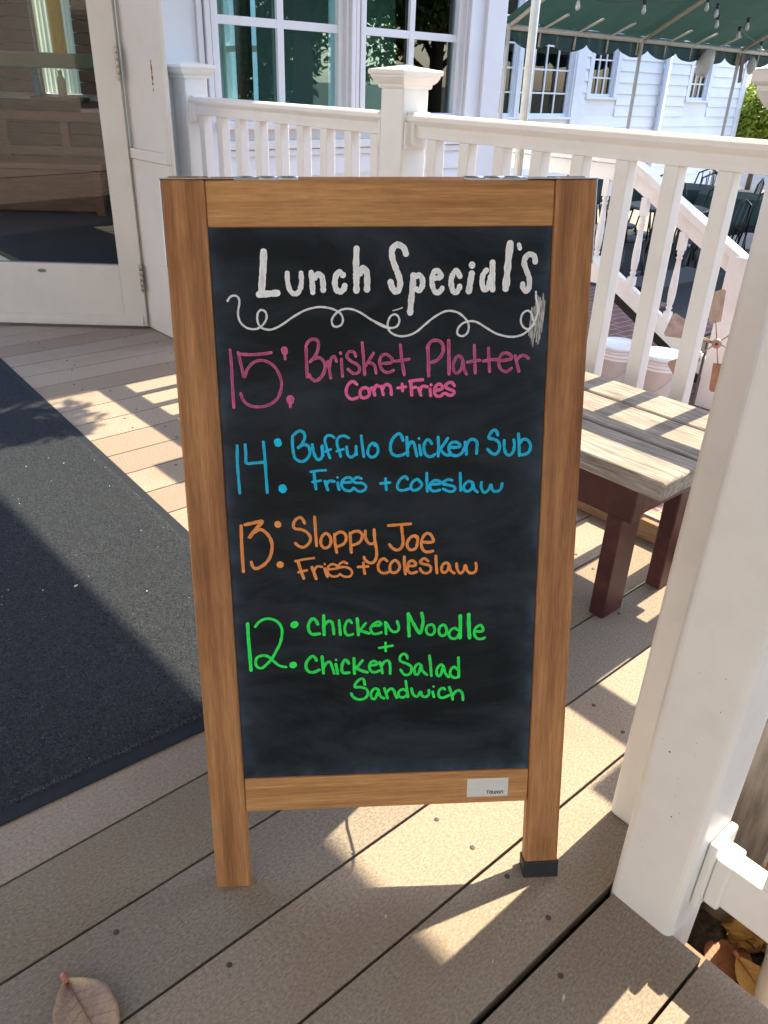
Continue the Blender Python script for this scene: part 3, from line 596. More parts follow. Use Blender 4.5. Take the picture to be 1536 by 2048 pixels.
# chalk lettering
DATA = json.loads('''{"title":[[8.1,[-141.3,886.9],[-142.6,871.3],[-144.4,856.2],[-146.3,839.7]],[7.62,[-149.2,838.7],[-137.3,839.4],[-127.4,840.1]],[5.55,[-114.6,862.9],[-114.6,853.4],[-112.2,843.2],[-106.4,838.7],[-101.0,842.5],[-98.2,852.0],[-98.2,862.8]],[6.07,[-86.1,863.3],[-85.4,851.9],[-85.0,840.4]],[6.6,[-82.6,857.0],[-78.6,861.0],[-74.0,858.8],[-72.5,851.8],[-72.5,842.9]],[6.64,[-48.2,859.9],[-52.1,863.3],[-56.1,860.6],[-58.3,851.7],[-56.6,843.4],[-52.0,841.1],[-47.9,843.9],[-46.5,847.8]],[7.18,[-31.5,890.0],[-32.5,870.5],[-32.4,854.0],[-32.6,841.9]],[7.17,[-28.3,861.6],[-24.2,867.9],[-20.0,862.8],[-19.4,851.4],[-19.9,843.0]],[6.96,[27.5,883.7],[24.5,890.9],[17.2,894.1],[11.2,889.1],[11.1,879.1],[15.1,867.6],[19.0,857.4],[20.3,848.5],[17.6,841.4],[13.6,840.8],[10.3,846.0],[8.7,851.8]],[7.02,[36.4,859.2],[35.5,845.8],[33.7,830.3],[32.4,815.3]],[6.47,[39.1,857.9],[43.1,859.2],[47.2,854.7],[47.2,846.9],[43.9,841.8],[39.8,843.1]],[5.92,[59.3,855.2],[65.3,855.8],[70.0,857.0],[68.6,861.5],[63.9,864.5],[59.9,859.7],[59.0,850.7],[61.4,841.7],[65.5,838.4],[70.2,841.6],[71.5,844.2]],[6.24,[93.0,857.5],[88.8,863.9],[84.8,860.8],[82.2,851.8],[84.4,841.5],[88.5,838.8],[92.5,844.0],[92.8,845.9]],[7.33,[107.4,860.6],[105.7,850.3],[104.1,840.0]],[7.02,[107.4,871.1],[107.6,869.5]],[6.27,[125.3,864.3],[121.4,859.2],[120.2,851.5],[121.7,843.7],[125.2,841.7],[128.5,847.5],[130.3,856.6]],[6.8,[132.5,873.2],[132.7,857.8],[133.4,841.7]],[8.18,[153.4,894.6],[151.5,873.1],[150.6,857.7],[149.5,842.8]],[4.6,[164.0,893.6],[165.5,888.9]],[6.28,[184.8,873.5],[183.8,879.2],[179.0,882.4],[173.6,879.9],[171.2,872.9],[174.3,863.9],[178.0,854.9],[178.5,844.5],[175.2,839.3],[171.0,843.3],[170.4,847.8]]],"flourish":[[2.13,[-187.0,831.4],[-183.4,836.2],[-178.1,837.7],[-173.7,834.9],[-173.1,828.5],[-175.2,819.5],[-175.0,811.8],[-172.1,805.2],[-165.8,800.0],[-157.9,798.3],[-151.2,799.8],[-145.0,804.9],[-141.6,811.4],[-142.4,817.9],[-147.2,820.8],[-151.6,817.3],[-152.7,808.9],[-149.8,801.1],[-142.0,797.7],[-134.0,798.3],[-123.1,803.4],[-109.4,812.3],[-94.5,819.9],[-78.4,823.4],[-63.8,821.5],[-53.2,816.2],[-49.7,809.0],[-51.6,802.5],[-57.0,799.9],[-61.7,801.3],[-63.1,807.9],[-58.6,815.0],[-50.5,820.1],[-39.7,820.6],[-27.8,816.0],[-13.1,806.6],[8.0,797.4]],[2.2,[-10.3,804.9],[-2.3,800.3],[6.5,797.6],[15.4,799.1],[19.2,805.6],[17.5,811.5],[13.4,813.8],[8.0,811.0],[4.8,803.1],[5.8,795.9],[11.2,790.5],[20.8,787.6],[31.7,788.9],[41.3,793.5],[50.8,801.3],[61.7,809.7],[73.9,816.1],[83.4,817.0],[93.0,814.0],[101.4,806.6],[104.9,799.3],[103.7,791.3],[99.0,787.1],[94.1,787.2],[90.6,790.8],[92.6,797.5],[98.7,802.7],[108.3,804.6],[116.6,802.5],[127.8,795.7],[140.4,788.9],[157.2,785.0],[171.1,787.1],[180.5,793.7],[187.1,803.6],[190.8,814.2],[190.2,822.1],[188.0,830.1],[187.2,838.6]],[2.08,[187.2,800.3],[179.8,794.4],[173.5,796.5],[169.7,803.8],[171.5,812.4],[177.5,816.3],[182.5,813.0],[184.9,805.0]],[1.08,[11.4,818.1],[18.2,819.8],[22.9,821.5]]],"pink":[[3.23,[-187.5,774.2],[-187.0,756.3],[-187.2,734.8],[-187.2,704.2]],[3.25,[-178.1,771.0],[-175.0,754.8],[-172.5,741.1],[-167.9,750.7],[-160.1,758.6],[-150.5,761.1],[-141.3,758.3],[-133.5,751.5],[-128.0,739.2],[-127.5,728.4],[-131.0,717.5],[-138.2,709.5],[-149.3,704.9],[-160.2,704.4],[-169.6,707.3],[-175.4,713.6],[-177.5,721.1]],[3.21,[-177.5,769.2],[-164.9,768.2],[-148.8,768.8],[-138.0,770.2]],[8.06,[-122.0,773.3],[-121.6,770.9]],[2.96,[-121.8,767.3],[-121.3,762.2]],[9.02,[-117.2,713.5],[-117.3,711.1]],[3.29,[-117.5,707.7],[-117.7,703.6]],[3.51,[-95.4,777.6],[-95.5,762.9],[-95.4,740.0]],[3.5,[-95.4,777.6],[-91.8,783.5],[-85.7,785.6],[-80.4,782.0],[-81.4,772.0],[-85.7,764.1],[-91.0,758.6]],[3.54,[-88.5,760.8],[-80.3,763.4],[-74.4,758.6],[-72.8,751.8],[-76.9,741.1],[-84.6,735.1],[-90.6,738.6],[-92.5,742.7]],[3.27,[-69.6,758.5],[-67.8,749.1],[-66.4,738.2]],[3.26,[-67.0,753.1],[-65.5,761.1],[-61.3,764.4],[-58.7,758.3]],[3.27,[-52.6,760.9],[-52.4,751.5],[-51.7,740.0]],[3.53,[-53.7,768.7],[-53.3,767.9]],[3.28,[-34.8,764.0],[-37.4,769.4],[-43.5,769.5],[-45.7,763.5],[-40.4,758.1],[-32.9,753.9],[-30.3,748.5],[-33.1,743.8],[-39.3,743.9],[-44.7,748.7]],[3.27,[-26.7,780.6],[-25.6,764.6],[-24.2,741.6]],[3.28,[-12.9,767.7],[-17.8,760.4],[-22.7,752.4]],[3.29,[-19.2,756.4],[-12.4,753.6],[-10.0,743.4]],[3.29,[-5.5,754.8],[8.9,756.0],[9.0,761.4],[2.2,766.2],[-4.0,762.9],[-5.5,754.8],[-2.1,746.7],[4.7,743.8],[11.6,746.4]],[3.3,[20.3,777.3],[22.0,759.8],[25.1,740.5]],[3.3,[13.8,757.5],[22.7,758.5],[31.2,759.7]],[3.87,[54.3,775.5],[55.1,758.0],[55.6,738.9]],[3.59,[53.6,773.5],[58.4,780.8],[66.7,782.0],[72.9,776.6],[73.0,767.2],[66.9,758.5],[57.9,755.2]],[3.88,[80.1,781.8],[80.7,763.0],[81.2,740.5]],[3.35,[98.8,755.9],[95.2,762.1],[90.4,761.5],[86.6,753.4],[87.2,744.5],[91.4,741.7],[96.2,746.5],[98.5,755.9],[99.7,747.8],[103.0,740.2]],[3.34,[112.3,775.4],[113.2,759.8],[114.2,741.4]],[3.35,[104.1,754.9],[112.7,756.4],[119.7,757.0]],[3.35,[130.2,771.7],[131.1,756.8],[132.4,742.9]],[3.36,[123.9,755.8],[133.6,757.5],[143.4,757.3]],[3.36,[144.2,755.9],[158.8,758.0],[158.7,762.5],[152.3,765.7],[146.1,762.7],[143.5,753.9],[146.6,745.6],[153.7,742.5],[159.9,746.5]],[3.38,[164.3,761.8],[166.7,752.2],[169.5,742.5]],[3.37,[166.6,757.0],[171.3,761.7],[176.9,761.6],[181.3,758.5]]],"pink_sub":[[3.58,[-34.1,729.8],[-39.5,733.7],[-45.8,728.3],[-47.6,718.8],[-42.0,711.8],[-33.7,713.3]],[3.6,[-23.8,725.9],[-29.4,723.2],[-30.2,715.7],[-25.4,712.8],[-19.1,716.2],[-19.7,723.1],[-23.8,725.9]],[3.6,[-14.8,725.0],[-13.5,720.9],[-12.2,716.1]],[3.59,[-12.8,722.3],[-10.7,727.7],[-7.9,727.7]],[3.6,[-16.2,725.1],[-13.5,720.9],[-11.9,716.0]],[3.59,[-13.4,723.0],[-10.6,727.7],[-6.8,727.0]],[3.6,[-3.7,726.9],[-2.4,720.7],[-1.3,716.5]],[3.6,[-2.4,722.8],[0.4,728.2],[5.3,728.8],[8.0,724.6],[8.7,716.4]],[3.62,[22.3,729.2],[22.9,720.9]],[3.61,[16.8,724.5],[26.5,725.7]],[3.62,[33.0,732.4],[33.7,724.2],[34.4,715.2]],[3.61,[31.6,732.5],[40.0,733.7],[48.3,734.2]],[3.62,[34.4,724.2],[39.3,725.2]],[3.63,[42.8,724.0],[44.2,719.2],[46.0,715.0]],[3.62,[44.9,720.5],[47.6,726.0],[53.9,725.2]],[3.64,[57.4,722.4],[58.2,714.1]],[3.35,[58.5,727.9],[58.8,727.3]],[3.63,[64.4,720.2],[72.8,722.8],[71.3,727.7],[66.5,727.7],[63.0,721.6],[64.5,714.7],[70.1,713.2],[74.3,716.6]],[3.64,[88.1,726.0],[84.6,730.2],[79.0,728.9],[77.0,724.8],[81.2,722.0],[86.8,719.8],[87.6,716.3],[82.7,713.9],[77.1,716.8]]],"blue":[[3.4,[-186.0,656.0],[-186.9,636.7],[-186.8,616.5],[-186.4,594.6]],[3.39,[-176.0,657.1],[-175.7,644.5],[-175.6,633.5],[-165.6,633.5],[-152.4,634.2]],[3.41,[-153.1,660.2],[-152.3,642.6],[-151.9,618.3],[-151.5,594.4]],[9.64,[-135.2,659.5],[-134.9,658.2]],[10.33,[-131.7,599.7],[-131.5,598.4]],[3.42,[-116.4,666.4],[-116.9,653.8],[-115.4,641.7],[-113.0,636.9],[-106.5,633.7],[-99.8,636.6],[-95.4,643.9],[-96.6,652.6],[-101.1,655.4],[-105.8,654.2],[-109.8,651.6]],[3.39,[-116.4,666.4],[-110.3,671.9],[-105.1,672.8],[-101.3,668.7],[-101.5,662.7],[-105.0,656.2],[-109.1,652.0]],[3.43,[-92.0,655.2],[-90.9,646.5],[-87.9,638.3],[-84.0,635.5],[-80.0,639.5],[-79.1,647.5],[-79.5,653.6]],[3.43,[-80.2,652.3],[-78.9,640.8]],[3.15,[-64.1,663.5],[-68.0,666.2],[-73.3,665.8],[-76.0,660.8],[-74.9,654.1],[-72.6,644.7],[-70.1,637.6]],[3.16,[-75.8,646.1],[-68.9,648.6]],[3.16,[-45.7,662.8],[-51.6,665.6],[-57.6,664.4],[-60.7,659.2],[-59.9,651.1],[-58.0,645.7],[-56.5,638.9]],[3.17,[-61.3,646.0],[-52.7,648.5]],[3.18,[-48.6,651.5],[-47.5,641.4],[-43.0,637.9],[-37.6,642.5],[-36.7,651.9]],[3.18,[-36.8,647.9],[-36.0,641.1]],[3.18,[-29.9,665.1],[-28.8,653.1],[-27.0,638.2]],[3.19,[-12.9,652.0],[-15.5,655.5],[-20.2,650.9],[-21.9,642.2],[-17.7,637.3],[-11.7,639.2],[-8.6,645.9],[-10.9,653.3],[-14.8,655.4]],[3.57,[23.2,658.0],[20.7,664.9],[16.6,666.4],[10.5,661.0],[7.0,651.4],[8.3,642.4],[13.8,638.5],[20.7,638.8],[26.2,641.2]],[3.58,[28.0,662.0],[28.3,650.9],[29.2,638.4]],[3.58,[29.6,648.8],[33.1,655.7],[37.2,653.5],[39.3,645.1],[41.1,637.4]],[3.59,[44.4,651.3],[45.2,645.0],[46.2,638.7]],[3.03,[43.4,660.3],[43.8,659.7]],[3.59,[60.0,653.0],[56.5,657.9],[52.4,656.6],[49.9,649.0],[51.7,639.9],[58.0,636.0],[64.2,638.9]],[3.6,[68.2,661.1],[68.7,650.0],[68.4,636.7]],[3.6,[80.6,659.5],[75.2,651.3],[71.1,646.5]],[3.62,[71.1,646.5],[73.9,641.5],[78.8,637.9],[84.4,637.7],[90.0,636.9]],[3.61,[82.2,647.6],[95.4,648.0],[95.3,652.2],[89.0,654.4],[83.5,651.8],[82.2,644.8],[85.8,638.4],[92.8,636.6],[99.6,640.9],[103.0,649.2]],[3.62,[102.9,654.1],[104.4,646.4],[105.0,638.0]],[3.62,[104.4,647.8],[107.7,655.4],[113.2,657.4],[118.2,653.8],[118.4,646.1],[118.1,639.1]],[3.63,[145.1,662.2],[142.9,667.8],[138.7,668.2],[134.6,663.1],[134.1,658.3],[141.1,656.7],[146.8,652.4],[147.8,644.0],[143.7,637.7],[138.1,638.6],[132.4,644.1]],[3.66,[153.7,655.1],[154.0,645.2],[157.1,637.4],[162.1,635.9],[166.1,640.7],[167.2,649.2],[166.3,655.5]],[3.65,[171.9,663.0],[173.2,650.4],[174.1,634.9]],[3.66,[174.2,651.1],[178.2,655.9],[184.6,654.4],[188.4,647.3],[186.6,639.6],[181.1,636.2],[174.7,635.6]]],"blue_sub":[[3.45,[-91.1,620.8],[-90.4,609.9],[-89.2,597.5]],[2.91,[-95.1,620.2],[-85.8,621.4],[-75.9,621.8]],[2.93,[-93.6,606.8],[-82.9,608.3]],[3.47,[-77.6,607.5],[-75.8,601.3],[-74.0,595.7]],[3.46,[-75.8,602.6],[-72.3,607.4],[-65.6,606.8]],[3.48,[-61.0,605.0],[-60.5,599.5],[-59.6,596.0]],[2.66,[-61.5,612.1],[-61.1,611.9]],[3.2,[-56.3,604.9],[-43.0,605.9],[-44.2,610.7],[-50.2,611.3],[-55.6,606.2],[-55.8,599.4],[-50.6,594.4],[-44.5,594.2],[-41.1,597.6]],[3.22,[-30.8,609.7],[-36.2,611.5],[-40.9,607.9],[-38.3,604.4],[-28.9,603.5],[-25.0,598.5],[-27.7,593.8],[-34.5,593.0],[-40.4,597.3]],[3.34,[0.4,608.8],[0.8,601.7],[1.3,594.1]],[3.34,[-6.2,602.6],[5.9,603.4]],[3.34,[28.9,607.3],[25.4,611.0],[19.8,607.6],[15.6,599.8],[17.0,594.1],[22.6,592.5],[30.3,594.4]],[3.36,[44.2,604.1],[41.4,607.0],[35.2,602.9],[33.1,595.8],[37.3,592.1],[44.3,594.8],[47.3,600.4],[42.8,606.2]],[3.36,[53.7,614.5],[54.0,602.4],[54.6,590.6]],[3.36,[58.2,599.4],[71.5,600.5],[69.4,604.1],[63.1,604.3],[58.0,599.4],[59.0,592.9],[63.9,590.4],[70.9,591.9]],[3.38,[86.9,604.4],[80.6,605.3],[74.4,600.4],[82.1,598.1],[89.9,595.7],[90.0,590.7],[83.6,589.4],[75.1,593.2]],[3.38,[97.3,613.4],[97.8,601.2],[98.4,590.4]],[3.4,[113.7,600.8],[108.1,602.4],[102.5,596.8],[103.4,590.3],[109.0,589.4],[113.2,593.6],[114.2,600.1],[116.0,592.1],[120.4,587.7]],[3.4,[125.5,600.5],[125.2,593.3],[129.6,586.7],[135.2,590.9],[137.9,597.3],[140.2,590.0],[145.2,587.7],[150.8,590.5],[152.7,598.3]]],"orange":[[3.92,[-187.1,551.1],[-187.9,524.1],[-187.8,488.5]],[3.93,[-182.0,552.4],[-170.5,554.6],[-159.5,556.3],[-169.9,544.8],[-177.9,534.2],[-170.6,542.0],[-162.3,545.2],[-155.4,540.4],[-150.4,532.2],[-148.7,521.7],[-151.5,509.0],[-157.4,499.8],[-166.0,493.6],[-171.6,492.1],[-175.3,495.1],[-176.8,501.1]],[8.49,[-140.2,551.9],[-139.9,551.1]],[8.83,[-139.6,496.8],[-139.4,496.1]],[3.5,[-105.5,552.0],[-108.3,558.4],[-112.6,559.9],[-118.2,555.3],[-120.1,549.0],[-117.6,544.9],[-109.9,543.6],[-102.4,539.3],[-98.5,531.7],[-100.7,524.8],[-107.5,519.4],[-114.1,521.1],[-118.3,525.3]],[3.51,[-92.2,560.2],[-91.8,544.1],[-90.9,521.0]],[3.54,[-72.9,533.2],[-75.6,536.1],[-79.4,537.4],[-83.9,532.4],[-85.3,524.3],[-82.2,518.3],[-77.7,517.6],[-73.2,521.5],[-71.9,528.5],[-74.0,534.4],[-75.6,536.1]],[3.54,[-67.1,535.9],[-66.7,523.7],[-64.8,510.7]],[3.54,[-66.2,535.3],[-60.6,538.6],[-54.6,537.2],[-51.9,531.3],[-53.7,524.4],[-58.8,520.5],[-64.4,518.9]],[3.55,[-46.8,537.0],[-46.3,523.0],[-45.7,510.1]],[3.55,[-45.7,536.4],[-40.7,539.1],[-34.1,538.3],[-30.8,533.0],[-33.2,525.5],[-38.8,521.6],[-43.8,520.4]],[3.56,[-26.7,539.2],[-26.9,531.7],[-24.5,524.6],[-20.1,521.0],[-16.2,522.0]],[3.59,[-15.2,540.6],[-14.5,526.6],[-12.6,513.7],[-12.5,503.1],[-16.5,495.5],[-22.7,495.2],[-27.7,499.5],[-29.0,503.1]],[3.56,[3.5,545.6],[18.0,546.3],[33.0,547.0]],[3.59,[20.8,544.7],[21.9,533.7],[22.9,523.1],[20.7,515.0],[15.0,511.4],[8.9,514.2],[4.7,519.6]],[3.61,[42.0,527.2],[37.0,530.3],[31.9,527.5],[28.2,520.6],[29.7,513.5],[34.7,511.0],[40.3,514.3],[42.0,522.5],[42.0,528.3],[38.1,530.8]],[3.6,[47.1,521.7],[62.3,521.2],[61.1,528.9],[57.1,533.1],[52.1,532.1],[48.2,525.8],[47.1,517.6],[49.4,510.5],[55.0,507.3],[62.4,508.6]]],"orange_sub":[[3.78,[-116.0,500.1],[-113.1,488.8],[-109.3,476.2]],[2.88,[-119.3,500.6],[-107.0,502.8],[-94.8,504.1]],[3.11,[-116.0,484.8],[-104.8,487.4]],[3.79,[-98.0,491.3],[-95.5,483.5],[-93.0,475.0]],[2.89,[-95.4,485.8],[-91.3,492.2],[-84.6,491.4]],[3.35,[-81.4,488.9],[-79.9,482.9],[-78.0,477.5]],[2.67,[-81.2,495.4],[-80.9,494.8]],[2.9,[-76.9,487.6],[-64.1,488.9],[-66.2,493.1],[-71.7,494.7],[-76.9,490.5],[-77.1,482.8],[-72.2,477.9],[-65.5,477.6],[-60.9,480.5]],[2.91,[-51.6,495.0],[-56.6,497.5],[-61.7,494.1],[-63.5,489.5],[-56.2,490.4],[-48.4,487.8],[-45.2,482.3],[-48.1,477.0],[-55.4,476.7],[-61.5,480.5]],[3.37,[-30.0,495.4],[-29.6,488.3],[-28.4,479.9]],[3.37,[-37.4,489.7],[-23.9,489.9]],[3.38,[1.5,496.7],[-3.6,500.4],[-8.7,495.9],[-10.7,488.8],[-8.3,482.2],[-2.6,479.6],[3.6,481.2]],[3.4,[16.6,493.8],[11.6,497.5],[5.9,491.8],[5.3,483.5],[9.8,479.7],[15.5,481.9],[18.3,489.0],[14.4,496.3],[10.5,497.0]],[3.39,[24.3,501.9],[24.5,491.2],[25.9,477.4]],[3.39,[29.6,488.6],[39.3,489.2],[38.1,494.3],[33.0,495.9],[29.1,491.0],[29.1,482.6],[33.6,478.3],[41.0,480.1]],[3.42,[56.2,494.8],[50.6,498.6],[45.5,494.0],[49.5,490.9],[57.4,488.8],[60.3,483.9],[57.5,478.7],[51.8,477.7],[47.2,480.8],[45.5,484.5]],[3.41,[66.6,501.6],[67.0,490.9],[68.3,477.4]],[3.43,[84.1,489.1],[80.1,491.6],[75.6,488.2],[74.3,481.1],[78.0,477.6],[82.5,480.8],[84.7,487.9],[86.5,480.6],[91.7,476.2]],[3.44,[94.4,489.9],[95.7,481.5],[99.8,476.0],[104.3,480.0],[106.4,487.1],[109.4,478.6],[115.2,475.4],[120.4,478.2],[121.4,484.2],[120.3,489.7]]],"green":[[4.31,[-186.5,414.3],[-186.6,392.2],[-186.1,371.0],[-185.7,345.7]],[3.43,[-176.6,409.6],[-171.2,416.2],[-163.2,420.1],[-154.2,419.7],[-146.5,415.1],[-141.8,407.0],[-141.4,397.7],[-144.5,384.2],[-150.8,371.9],[-156.9,361.5],[-164.2,353.6],[-171.3,348.3],[-176.9,350.4],[-178.9,356.8],[-176.2,364.3],[-168.1,367.0],[-161.3,364.9],[-154.8,358.3],[-147.1,351.0],[-138.1,348.4]],[9.5,[-125.0,410.0],[-123.5,411.0]],[9.19,[-129.0,350.8],[-127.8,351.4]],[4.08,[-92.9,409.9],[-96.1,416.2],[-100.6,417.6],[-105.4,409.8],[-105.2,401.1],[-100.8,395.4],[-91.1,395.8]],[4.1,[-84.6,421.9],[-85.0,409.0],[-84.9,394.1]],[3.87,[-84.4,407.7],[-79.7,413.1],[-74.6,412.8],[-72.5,406.0],[-71.7,394.8]],[3.66,[-64.1,410.6],[-63.5,401.9],[-62.9,393.2]],[3.19,[-64.3,414.3],[-64.1,413.8]],[3.43,[-47.3,409.9],[-50.6,414.3],[-54.7,410.2],[-57.0,401.6],[-55.1,393.5],[-50.5,392.0],[-45.9,393.4]],[4.13,[-39.8,415.8],[-39.0,404.6],[-38.5,392.1]],[3.44,[-28.4,408.5],[-33.1,402.5],[-36.6,398.3]],[3.91,[-36.6,398.3],[-30.9,396.2],[-24.1,393.4]],[3.45,[-20.2,404.4],[-8.2,405.1],[-8.7,408.9],[-12.7,409.7],[-19.7,405.0],[-21.8,398.9],[-18.7,393.1],[-12.9,392.5],[-7.1,394.3]],[3.46,[-1.8,409.2],[-1.3,401.7],[-0.8,391.7]],[3.47,[-0.1,407.9],[2.8,401.6],[7.9,395.1],[14.3,394.9],[16.6,401.0],[14.3,409.8]],[4.17,[29.7,420.3],[29.9,405.4],[30.8,387.3]],[4.18,[30.5,417.8],[36.8,405.2],[45.0,391.1],[49.0,402.2],[49.6,410.9],[47.8,420.2]],[3.27,[61.2,402.9],[56.0,401.3],[54.0,394.5],[57.2,388.7],[63.0,388.4],[65.9,394.6],[63.5,402.2],[60.0,403.2]],[3.51,[78.6,401.6],[73.4,399.9],[71.5,392.5],[74.1,386.7],[79.4,386.5],[82.3,392.0],[80.4,400.3],[76.9,402.0]],[3.51,[98.0,393.3],[92.7,396.6],[86.9,392.5],[85.8,385.6],[90.6,381.0],[96.4,382.0],[99.3,387.6]],[4.68,[100.6,414.4],[101.1,400.0],[100.9,381.8]],[4.92,[112.4,415.8],[112.8,399.6],[114.1,381.3]],[3.52,[122.1,390.4],[132.1,390.6],[131.1,397.6],[127.2,399.0],[122.0,394.8],[120.4,387.9],[123.5,380.9],[129.4,378.7],[135.3,380.4]]],"green_sub":[[3.49,[-1.7,378.6],[-1.6,366.6]],[3.49,[-10.3,371.4],[7.8,374.0]],[3.92,[-96.5,356.6],[-99.2,361.8],[-103.2,362.6],[-109.2,355.9],[-111.2,348.4],[-108.5,341.2],[-101.7,338.8],[-93.2,342.2]],[3.93,[-88.8,361.9],[-88.0,349.9],[-87.6,337.1]],[3.47,[-87.0,344.7],[-82.8,352.2],[-78.1,353.2],[-75.4,345.5],[-72.8,335.8]],[3.94,[-70.3,349.7],[-69.1,342.6],[-68.1,335.5]],[3.01,[-69.9,356.4],[-69.7,355.9]],[3.95,[-52.7,350.2],[-56.1,355.4],[-60.2,352.4],[-62.4,343.6],[-60.6,336.5],[-52.4,336.1]],[3.95,[-45.4,357.5],[-45.3,345.4],[-44.9,334.5]],[3.49,[-33.5,353.8],[-38.8,347.0],[-43.0,343.4]],[3.97,[-43.0,343.4],[-35.5,338.5],[-27.4,335.6]],[3.5,[-22.6,345.6],[-13.2,347.1],[-15.5,351.0],[-20.1,351.9],[-24.3,345.7],[-22.7,337.9],[-16.9,335.1],[-10.4,337.4]],[3.51,[-9.7,350.2],[-7.4,341.1],[-6.6,333.3]],[3.51,[-7.4,344.9],[-2.7,351.1],[2.6,350.9],[4.3,343.1],[4.2,332.2]],[3.52,[28.3,354.2],[26.6,359.4],[21.9,360.9],[17.8,355.9],[19.0,350.1],[26.6,346.6],[33.6,341.2],[33.0,332.8],[28.3,328.9],[23.0,330.7],[18.9,337.3]],[3.54,[47.7,342.4],[43.0,345.2],[38.3,339.0],[38.9,330.0],[43.6,330.4],[47.1,341.2],[48.9,334.7],[55.4,327.9]],[3.54,[58.7,356.7],[60.3,343.2],[61.6,326.3]],[3.56,[78.6,339.8],[74.4,342.5],[69.2,335.0],[69.9,326.6],[74.6,327.0],[78.0,338.5],[81.1,329.3],[85.7,323.2]],[3.57,[97.6,334.4],[93.4,338.4],[88.7,334.1],[88.2,326.4],[94.3,321.5],[100.2,323.2]],[3.56,[99.1,352.3],[99.7,338.8],[100.2,322.6]],[3.53,[-31.0,317.0],[-32.6,324.9],[-37.3,325.7],[-43.2,320.2],[-44.5,313.8],[-36.9,313.4],[-28.7,309.8],[-27.1,301.9],[-31.9,295.6],[-40.8,294.7],[-47.7,299.0],[-50.0,304.3]],[3.55,[-11.7,307.7],[-17.0,310.5],[-22.3,304.3],[-21.9,296.4],[-17.2,294.9],[-12.3,305.1],[-10.0,298.4],[-4.7,294.5]],[3.55,[-4.0,309.9],[-1.7,302.0],[0.3,294.7]],[3.55,[-1.1,303.2],[4.2,308.9],[8.9,306.7],[11.3,298.7],[13.4,294.7]],[3.56,[26.7,304.5],[22.0,307.4],[16.0,303.7],[16.6,296.5],[23.1,294.9],[28.5,299.2]],[3.56,[25.8,319.6],[27.3,308.4],[29.0,295.2]],[3.58,[33.8,308.1],[36.2,298.8],[42.1,295.2],[46.3,302.3],[48.7,296.2],[54.0,294.0],[58.2,297.8],[58.2,304.3]],[3.59,[63.5,301.4],[65.4,293.5]],[3.1,[64.7,309.9],[64.9,309.5]],[3.59,[80.8,304.5],[77.2,306.7],[72.5,302.3],[72.5,294.4],[77.9,291.5],[86.9,295.0]],[3.59,[86.7,307.5],[89.8,298.9],[92.1,288.2]],[3.6,[92.3,294.8],[97.0,301.1],[102.9,300.9],[106.1,294.1],[106.5,286.8]]],"sticker":[[1.04,[143.5,139.5],[147.0,139.3]],[1.04,[145.1,139.4],[145.0,134.8]],[1.04,[149.3,138.9],[148.0,137.2],[148.5,135.1],[150.1,134.6],[151.2,136.2],[150.5,138.4],[149.3,138.9]],[1.04,[152.1,138.8],[152.3,135.7],[153.7,134.5],[155.4,135.2],[155.3,138.6]],[1.04,[155.3,138.6],[155.4,135.2],[157.1,134.4],[157.4,138.5]],[1.05,[160.2,138.3],[159.1,136.6],[159.6,134.7],[161.2,134.3],[162.3,135.8],[161.6,138.0],[160.2,138.3]],[1.05,[163.8,134.2],[163.9,136.8],[165.2,138.2],[166.9,137.7],[167.5,134.2]]]}''')
def cr(pts, n=7):
    if len(pts) < 3: return pts
    out = []
    P = [pts[0]] + pts + [pts[-1]]
    for i in range(1, len(P) - 2):
        p0, p1, p2, p3 = (np.array(P[j], float) for j in (i - 1, i, i + 1, i + 2))
        for k in range(n):
            t = k / n; out.append(.5 * ((2 * p1) + (p2 - p0) * t + (2 * p0 - 5 * p1 + 4 * p2 - p3) * t * t + (3 * p1 - p0 - 3 * p2 + p3) * t ** 3))
    out.append(np.array(P[-2], float)); return out
lev = [0]
